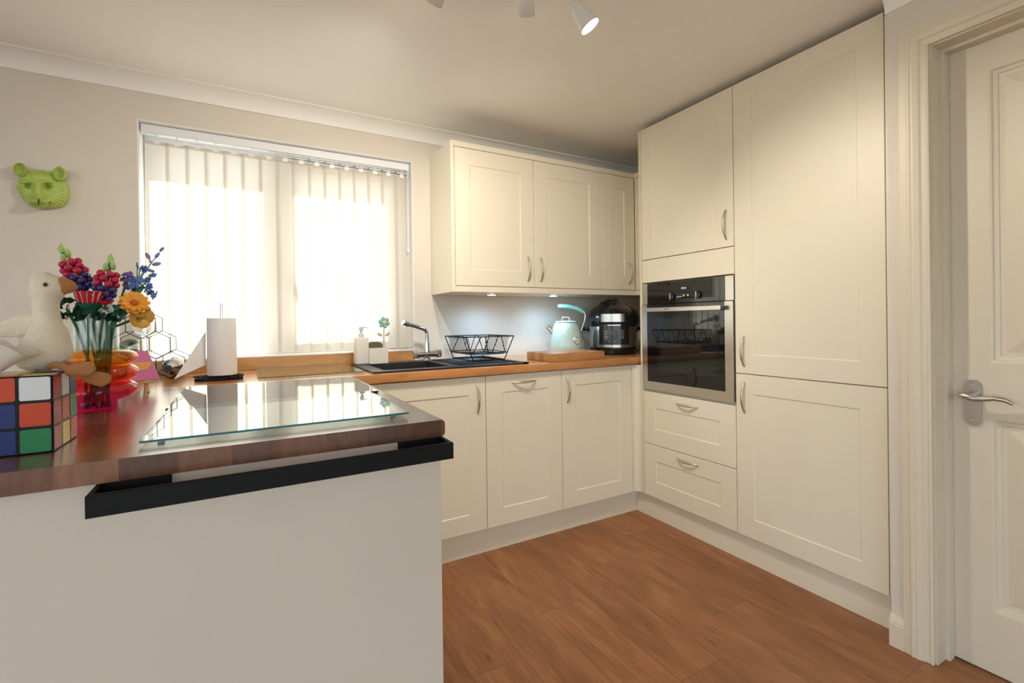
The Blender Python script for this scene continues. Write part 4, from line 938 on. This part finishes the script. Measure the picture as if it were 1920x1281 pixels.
b = B(); gt = thing('broad_leaf', 'broad teal-green leaf blade beneath the blue delphinium', 'foliage', foot(14), 'brick-built foliage in the vase'); stem(gt, (-2.305, -1.0, 1.225), foot(14))
prism(b, [(0, 0), (.016, .028), (.034, .056), (.006, .060), (-.004, .030)], Matrix.Translation((-2.308, -1.0, 1.215)) @ Matrix.Rotation(PI/2, 4, 'X'), .0025); obj('leaf', b, mat('teal_leaf', (30, 120, 98), .35), gt)

# puzzle cube tissue box
CX0, CX1, CY0, CY1, CS = -2.471, -2.332, -1.541, -1.402, .139
cube = thing('tissue_box', 'black tissue box shaped like a colourful puzzle cube', 'tissue box', ((CX0+CX1)/2, (CY0+CY1)/2, ZW))
b = B(); Z0c = ZW+.0005; box(b, (CX0, CY0, Z0c), (CX1, CY1, Z0c+CS), .0015); obj('box', b, mat('cube_black', (12, 14, 20), .3, spec=.2), cube)
SCOL = {'r': (172, 30, 34), 'o': (204, 68, 34), 'w': (226, 226, 228), 'b': (24, 44, 112), 'g': (34, 126, 72), 'y': (236, 208, 96)}
def sticker(face, i_, j_, c):
    p_ = CS/3; m_ = .0026; b = B(); pts = rrect(p_-2*m_, p_-2*m_, .003, 3)
    if face == 'front': Mx = Matrix(((1, 0, 0, CX0+i_*p_+m_), (0, 0, -1, CY0), (0, 1, 0, Z0c+j_*p_+m_), (0, 0, 0, 1)))
    elif face == 'right': Mx = Matrix(((0, 0, 1, CX1), (1, 0, 0, CY0+i_*p_+m_), (0, 1, 0, Z0c+j_*p_+m_), (0, 0, 0, 1)))
    else: Mx = Matrix(((1, 0, 0, CX0+i_*p_+m_), (0, 1, 0, CY0+j_*p_+m_), (0, 0, 1, Z0c+CS), (0, 0, 0, 1)))
    prism(b, pts, Mx, .0007); obj('sticker', b, mat('sticker_'+c, SCOL[c], .25, spec=.3), cube)
for j_, row in enumerate(('rbg', 'wbo', 'yow')):
    for i_, c in enumerate(row): sticker('front', i_, j_, c)
for j_, row in enumerate(('ryo', 'rog', 'rwb')):
    for i_, c in enumerate(row): sticker('right', i_, j_, c)
for j_, row in enumerate(('goy', 'ryb', 'wyr')):
    for i_, c in enumerate(row):
        if (i_, j_) != (0, 1): sticker('top', i_, j_, c)
# tissue
b = B(); N1, N2 = 30, 12; ZT_ = Z0c+CS+.001; g2 = {}
tip = [(-.060, .078), (-.02, .064), (.03, .050), (.064, .030)]
for th in (0, 1):
    for u in range(N1+1):
        for v in range(N2+1):
            s = u/N1; tt = v/N2; a = s*2*PI
            flare = .012+.050*tt**.9
            hgt = .070*tt*(1-.35*tt*max(0, math.cos(a)))*(1-.25*max(0, math.cos(a)))
            xx = -2.432+flare*math.cos(a)*1.05+.006*math.sin(5*a)*tt; yy = -1.492+flare*.62*math.sin(a)+.005*math.sin(4*a+1)*tt
            g2[(th, u, v)] = b.verts.new((xx, yy, ZT_+hgt+.004*math.sin(3*a)*tt))
    for u in range(N1):
        for v in range(N2): b.faces.new((g2[(th, u, v)], g2[(th, u+1, v)], g2[(th, u+1, v+1)], g2[(th, u, v+1)])) if th == 0 else None
for k_ in [k_ for k_ in g2 if k_[0] == 1]: b.verts.remove(g2[k_])
bmesh.ops.remove_doubles(b, verts=b.verts, dist=1e-5)
def tissue_mat():
    M = bpy.data.materials.new('tissue_paper'); M.use_nodes = True; n = M.node_tree; p = n.nodes['Principled BSDF']; out = n.nodes['Material Output']
    p.inputs['Base Color'].default_value = lin((240, 236, 228)); p.inputs['Roughness'].default_value = .9
    nz = n.nodes.new('ShaderNodeTexNoise'); nz.inputs['Scale'].default_value = 60; bp = n.nodes.new('ShaderNodeBump'); bp.inputs['Strength'].default_value = .2; n.links.new(nz.outputs[0], bp.inputs['Height']); n.links.new(bp.outputs[0], p.inputs['Normal'])
    tr_ = n.nodes.new('ShaderNodeBsdfTranslucent'); tr_.inputs[0].default_value = lin((240, 236, 228)); ms = n.nodes.new('ShaderNodeMixShader'); ms.inputs[0].default_value = .35
    n.links.new(p.outputs[0], ms.inputs[1]); n.links.new(tr_.outputs[0], ms.inputs[2]); n.links.new(ms.outputs[0], out.inputs[0]); return M
TIS = tissue_mat()
tag(obj('tissue', b, TIS, None, 60, normals=False), 'white paper tissue sticking out of the puzzle cube box', 'tissue')

# plush goose
GX, GY, GZ = -2.362, -1.425, Z0c+CS+.001
PLUSH = mat('cream_plush', (250, 237, 211), .95, bump=.8, bscale=700, sheen=.5, var=.08, vscale=120); TAN = mat('tan_suede', (188, 128, 74), .9, bump=.4, bscale=900, sheen=.3, var=.1, vscale=60)
goose = thing('goose_plush', 'cream plush goose sitting on the puzzle cube box', 'soft toy', (GX, GY, GZ))
pb = [((GX-.010, GY, GZ+.038), (.042, .040, .038)), ((GX-.006, GY, GZ+.062), (.033, .032, .040)), ((GX-.026, GY, GZ+.026), (.030, .034, .027)),
      ((GX-.007, GY, GZ+.095), (.0225, .023, .032)), ((GX-.008, GY, GZ+.125), (.021, .022, .030)), ((GX-.006, GY, GZ+.156), (.027, .026, .026)), ((GX+.004, GY, GZ+.165), (.021, .022, .021)),
      ((GX-.009, GY, GZ+.173), (.023, .022, .022))]
b = blob(pb, .0035, 8)
for v in b.verts: v.co += Vector((random.gauss(0, 1), random.gauss(0, 1), random.gauss(0, 1)))*.00045
obj('body', b, PLUSH, goose, 60)
b = blob([((GX+.018, GY, GZ+.168), (.011, .017, .019)), ((GX+.026, GY, GZ+.167), (.011, .013, .014)), ((GX+.032, GY, GZ+.166), (.008, .008, .008))], .002, 5); obj('beak', b, TAN, goose, 60)
for s in (-1, 1):
    b = B(); ell(b, (GX-.002, GY+s*.0252, GZ+.168), (.0038, .003, .0042), sub=2); obj('eye', b, mat('eye_black', (10, 12, 22), .08, coat=1), goose, 60)
b = blob([((GX-.045, GY-.005, GZ+.088), (.040, .006, .020), (0, -.28, 0)), ((GX-.028, GY-.005, GZ+.094), (.022, .009, .016), (0, -.3, 0)), ((GX-.072, GY-.006, GZ+.080), (.026, .005, .014), (0, -.2, 0))], .0025, 5); obj('wing', b, PLUSH, goose, 60)
b = blob([((GX-.03, GY+.034, GZ+.07), (.034, .007, .020), (0, -.4, 0))], .0025, 4); obj('wing', b, PLUSH, goose, 60)
for hip, knee, ank, fc_, tl in (((GX+.002, GY-.022, GZ+.010), (GX+.022, GY-.034, GZ+.009), (GX+.034, GY-.038, GZ+.002), (-2.311, -1.465, 1.0755), -.10),
                                ((GX+.016, GY-.006, GZ+.010), (GX+.036, GY-.018, GZ+.007), (GX+.050, GY-.024, GZ-.008), (-2.2905, -1.450, 1.0555), .32)):
    hip, knee, ank = Vector(hip), Vector(knee), Vector(ank)
    b = B(); tube(b, [hip, hip.lerp(knee, .5)+Vector((0, 0, .002)), knee, ank], [.0075, .007, .0065, .0065], 12)
    lg = obj('leg', b, TAN, goose, 60)
    Mx = Matrix.Translation(fc_) @ Matrix.Rotation(tl, 4, 'Y') @ Matrix.Rotation(PI/2-.2, 4, 'X') @ Matrix.Scale(.88, 4)
    b = B(); fp = [(-.028, -.006), (-.020, -.012), (.004, -.0165), (.018, -.0165), (.022, -.010), (.027, -.004), (.026, .004), (.024, .012), (.016, .016), (.0, .0150), (-.018, .012), (-.028, .006)]
    prism(b, fp, Mx @ Matrix.Translation((0, 0, -.005)), .010); bmesh.ops.recalc_face_normals(b, faces=b.faces)
    bmesh.ops.bevel(b, geom=[e for e in b.edges if abs(e.calc_face_angle(0)) > 1.0], offset=.0035, segments=3, affect='EDGES', profile=.5); obj('foot', b, TAN, lg, 60)

# ================================================================ WALL DECORATION
BGX, BGZ = -2.752, 1.735
LIMEM = mat('lime_resin', (186, 208, 104), .5, var=.12, vscale=40)
outline = [(330, 260), (500, 225), (800, 240), (980, 290), (1100, 400), (1250, 500), (1340, 620), (1385, 760), (1370, 900), (1320, 1040), (1200, 1130), (1050, 1160), (900, 1170), (760, 1185), (600, 1150), (450, 1080), (330, 1000), (230, 880), (160, 720), (120, 640), (150, 500), (220, 400), (280, 320)]
OC = (720, 700)
def edge_r(a):
    best = None; dx, dy = math.cos(a), math.sin(a); n = len(outline)
    for k in range(n):
        (x0_, y0_), (x1_, y1_) = outline[k], outline[(k+1) % n]; x0_ -= OC[0]; x1_ -= OC[0]; y0_ -= OC[1]; y1_ -= OC[1]
        den = dx*(y1_-y0_)-dy*(x1_-x0_)
        if abs(den) < 1e-9: continue
        t_ = (x0_*(y1_-y0_)-y0_*(x1_-x0_))/den; u_ = (x0_*dy-y0_*dx)/den
        if t_ > 0 and -1e-6 <= u_ <= 1+1e-6: best = t_ if best is None else max(best, t_)
    return best
def gs(x_, y_, cx_, cy_, sx_, sy_, h): return h*math.exp(-((x_-cx_)/sx_)**2-((y_-cy_)/sy_)**2)
def relief(x_, y_, rho, a):
    d = .020+.028*(max(0, 1-rho**2.4))**.6
    d += .015*math.exp(-((x_-625)/105)**4)*(1/(1+math.exp(-(y_-500)/25)))*(1/(1+math.exp((y_-930)/20)))+.028*math.exp(-(((x_-650)/290)**2+((y_-985)/125)**2)**2)+gs(x_, y_, 500, 985, 100, 75, .010)+gs(x_, y_, 810, 990, 110, 75, .010)+gs(x_, y_, 690, 1110, 120, 45, .012)+gs(x_, y_, 630, 885, 110, 45, .012)
    d -= gs(x_, y_, 545, 925, 32, 24, .010)+gs(x_, y_, 715, 925, 32, 24, .010)+gs(x_, y_, 650, 1000, 26, 60, .012)
    my = 1060-.0004*(x_-645)**2; d -= .010*math.exp(-((y_-my)/20)**2)*(1 if 430 < x_ < 940 else 0)
    d -= gs(x_, y_, 400, 625, 80, 55, .020)+gs(x_, y_, 865, 640, 85, 55, .020)
    d += gs(x_, y_, 380, 520, 130, 34, .011)+gs(x_, y_, 890, 525, 135, 34, .011)
    d = .020+.028*(max(0, 1-rho**2.4))**.6+1.45*(d-.020-.028*(max(0, 1-rho**2.4))**.6)
    if y_ < 470: d += .0012*math.sin(y_*.075)*min(1, (470-y_)/60)
    if rho > .62: d += .0035*min(1, (rho-.62)/.2)*math.sin(a*42+rho*7)
    return d
def facept(x_, y_, d): return Vector((-2.747+(x_-740)*.0001266+(d-.05)*.27, -d, 1.7284-(y_-700)*.0001705+(x_-740)*.0000186-(d-.05)*.215))
b = B(); NA, NR = 132, 44; rg = []
cv_ = b.verts.new(facept(OC[0], OC[1], relief(OC[0], OC[1], 0, 0)))
for r_ in range(1, NR+1):
    ring = []
    for k in range(NA):
        a = -PI+2*PI*k/NA; rho = r_/NR; er = edge_r(a)*(1+(.022*math.sin(a*42+4) if math.sin(a) > -.55 else 0))
        x_, y_ = OC[0]+math.cos(a)*er*rho, OC[1]+math.sin(a)*er*rho; ring.append(b.verts.new(facept(x_, y_, relief(x_, y_, rho, a))))
    rg.append(ring)
ring = [b.verts.new((v.co.x, -.0006, v.co.z)) for v in rg[-1]]; rg.append(ring)
for k in range(NA): b.faces.new((cv_, rg[0][k], rg[0][(k+1) % NA]))
for r0, r1 in zip(rg, rg[1:]):
    for k in range(NA): b.faces.new((r0[k], r1[k], r1[(k+1) % NA], r0[(k+1) % NA]))
b.faces.new(rg[-1])
tm_ = thing('tiger_head', 'lime green resin tiger head hung on the wall', 'wall decoration', (BGX, -.03, BGZ-.08))
obj('head', b, LIMEM, tm_, 80)
for zx, zy, er, tl in ((215, 235, .0245, .35), (1190, 345, .0265, -.2)):
    c_ = facept(zx, zy, .032); b = B(); Mx = Matrix.Translation(c_) @ Matrix.Rotation(PI/2-.1, 4, 'X') @ Matrix.Rotation(tl, 4, 'Y') @ Matrix.Diagonal((.80, 1.12, 1, 1))
    lathe(b, [(.001, -.010), (er*.5, -.008), (er*.75, .002), (er*.9, .012), (er, .010), (er*.97, -.002), (er*.7, -.018), (.001, -.022)], (0, 0, 0), 24); obj('ear', b, LIMEM, tm_, 60, mtx=Mx)
for zx, zy in ((405, 632), (862, 645)):
    c_ = facept(zx, zy, relief(zx, zy, .4, 0)); b = B(); ell(b, c_, (.0062, .0045, .0052), sub=2); obj('eye', b, LIMEM, tm_, 60)

# ================================================================ VERTICAL BLIND
bl = thing('vertical_blind', 'white fabric vertical blind drawn across the window', 'blind', ((WX0+WX1)/2, .06, 1.01))
b = B(); box(b, (WX0+.008, .030, 2.052), (WX1-.008, .072, WZ1-.006), .002); obj('headrail', b, UPVC, bl)
sw, pitch_ = .0925, .0775; xs0 = -2.3755; ns = 16
bb = B(); ang = math.radians(5)
hx, hy = sw/2*math.cos(ang), sw/2*math.sin(ang)
cols_ = []
for z_ in (1.012, 1.34, 1.68, 2.022):
    cols_.append([bb.verts.new((hx*t_, hy*t_+.0035*(1-t_*t_), z_)) for t_ in (-1, -.5, 0, .5, 1)])
for r0, r1 in zip(cols_, cols_[1:]):
    for k in range(4): bb.faces.new((r0[k], r0[k+1], r1[k+1], r1[k]))
hr_ = [[bb.verts.new((hx*t_, hy*t_+.0035*(1-t_*t_)-.0015, z_)) for t_ in (-1, -.5, 0, .5, 1)] for z_ in (2.006, 2.022)]
for k in range(4): bb.faces.new((hr_[0][k], hr_[0][k+1], hr_[1][k+1], hr_[1][k]))
sme = finish(bb, 'slat', 40, False); sme.materials.append(SLAT)
hb = B(); box(hb, (-.012, -.001, 2.010), (.012, .001, 2.030)); cyl(hb, (0, 0, 2.030), (0, 0, 2.052), .003, seg=8); ell(hb, (0, -.002, 2.036), .0055, sub=1)
hme = finish(hb, 'hanger', 40); hme.materials.append(UPVC)
cbm = B(); tube(cbm, [(-.033, -.004, 2.038), (-.02, -.006, 2.0355), (.02, -.006, 2.0355), (.033, -.004, 2.038)], .0035, 6); cme = finish(cbm, 'link', 60); cme.materials.append(UPVC)
for k in range(ns):
    sx = xs0+k*pitch_
    for me_, nm in ((sme, 'slat'), (hme, 'hanger'), (cme, 'carrier_link')):
        o = bpy.data.objects.new(nm, me_); C.objects.link(o); o.parent = bl; o.location = Vector((sx, .051, 0))-ROOT[bl.name]
        if nm == 'slat': o.rotation_euler = (0, 0, random.uniform(-.025, .025))
b = B(); tube(b, [(-1.187, .03, 2.06), (-1.189, .028, 1.80), (-1.190, .028, 1.60)], .0016, 6); tube(b, [(-1.181, .03, 2.06), (-1.184, .028, 1.80), (-1.186, .028, 1.60)], .0016, 6); cyl(b, (-1.188, .028, 1.60), (-1.188, .028, 1.572), .007, .006, 10); obj('cord_weight', b, UPVC, bl, 60)

# ================================================================ CEILING SPOTLIGHTS
SPM = mat('spot_white', (236, 232, 224), .4)
sl = thing('ceiling_spotlights', 'white ceiling spotlight bar with angled heads', 'ceiling light', (-1.28, -1.40, ZC))
A0, A1 = Vector((-.98, -1.52, ZC-.03)), Vector((-1.60, -1.27, ZC-.03))
b = B(); cyl(b, (-1.28, -1.40, ZC-.0005), (-1.28, -1.40, ZC-.022), .06, .055, 32); obj('ceiling_plate', b, SPM, sl, 40)
b = B(); tube(b, [A0, A0.lerp(A1, .5), A1], .010, 12); obj('bar', b, SPM, sl, 50)
heads = [(Vector((-1.066, -1.435, 2.206)), Vector((.49, -.27, -.83))), (Vector((-1.250, -1.435, 2.220)), Vector((.30, .62, -.62))), (Vector((-1.480, -1.330, 2.236)), Vector((-.15, .75, -.62)))]
BULB = mat('bulb_face', (255, 250, 240), .3, emit=(255, 238, 212), estr=18)
for hp_, hd in heads:
    hd.normalize(); q = hd.to_track_quat('Z', 'Y').to_matrix().to_4x4(); Mx = Matrix.Translation(hp_) @ q
    b = B(); lathe(b, [(.001, -.004), (.011, -.003), (.018, .008), (.025, .030), (.030, .060), (.0335, .092), (.0325, .093), (.0285, .060), (.023, .03)], (0, 0, 0), 28); hd_o = obj('spot_head', b, SPM, sl, 60, mtx=Mx)
    b = B(); lathe(b, [(.001, .084), (.0305, .084), (.0305, .080)], (0, 0, 0), 28); obj('bulb', b, BULB, hd_o, 40, mtx=Mx)
    t_ = (hp_-A0).dot(A1-A0)/(A1-A0).length_squared; t_ = min(max(t_, 0), 1); att = A0.lerp(A1, t_)
    b = B(); tube(b, [att, att.lerp(hp_, .5), hp_+hd*.004], .006, 8); obj('stem', b, CHROME, hd_o, 50)
    ld = bpy.data.lights.new('spot_lamp', 'SPOT'); ld.energy = 20; ld.spot_size = 2.1; ld.spot_blend = .8; ld.color = (1.0, .91, .78); ld.shadow_soft_size = .03
    lo = bpy.data.objects.new('spot_lamp', ld); C.objects.link(lo); lo.parent = sl; lo.location = hp_+hd*.098-ROOT[sl.name]; lo.rotation_euler = hd.to_track_quat('-Z', 'Y').to_euler()
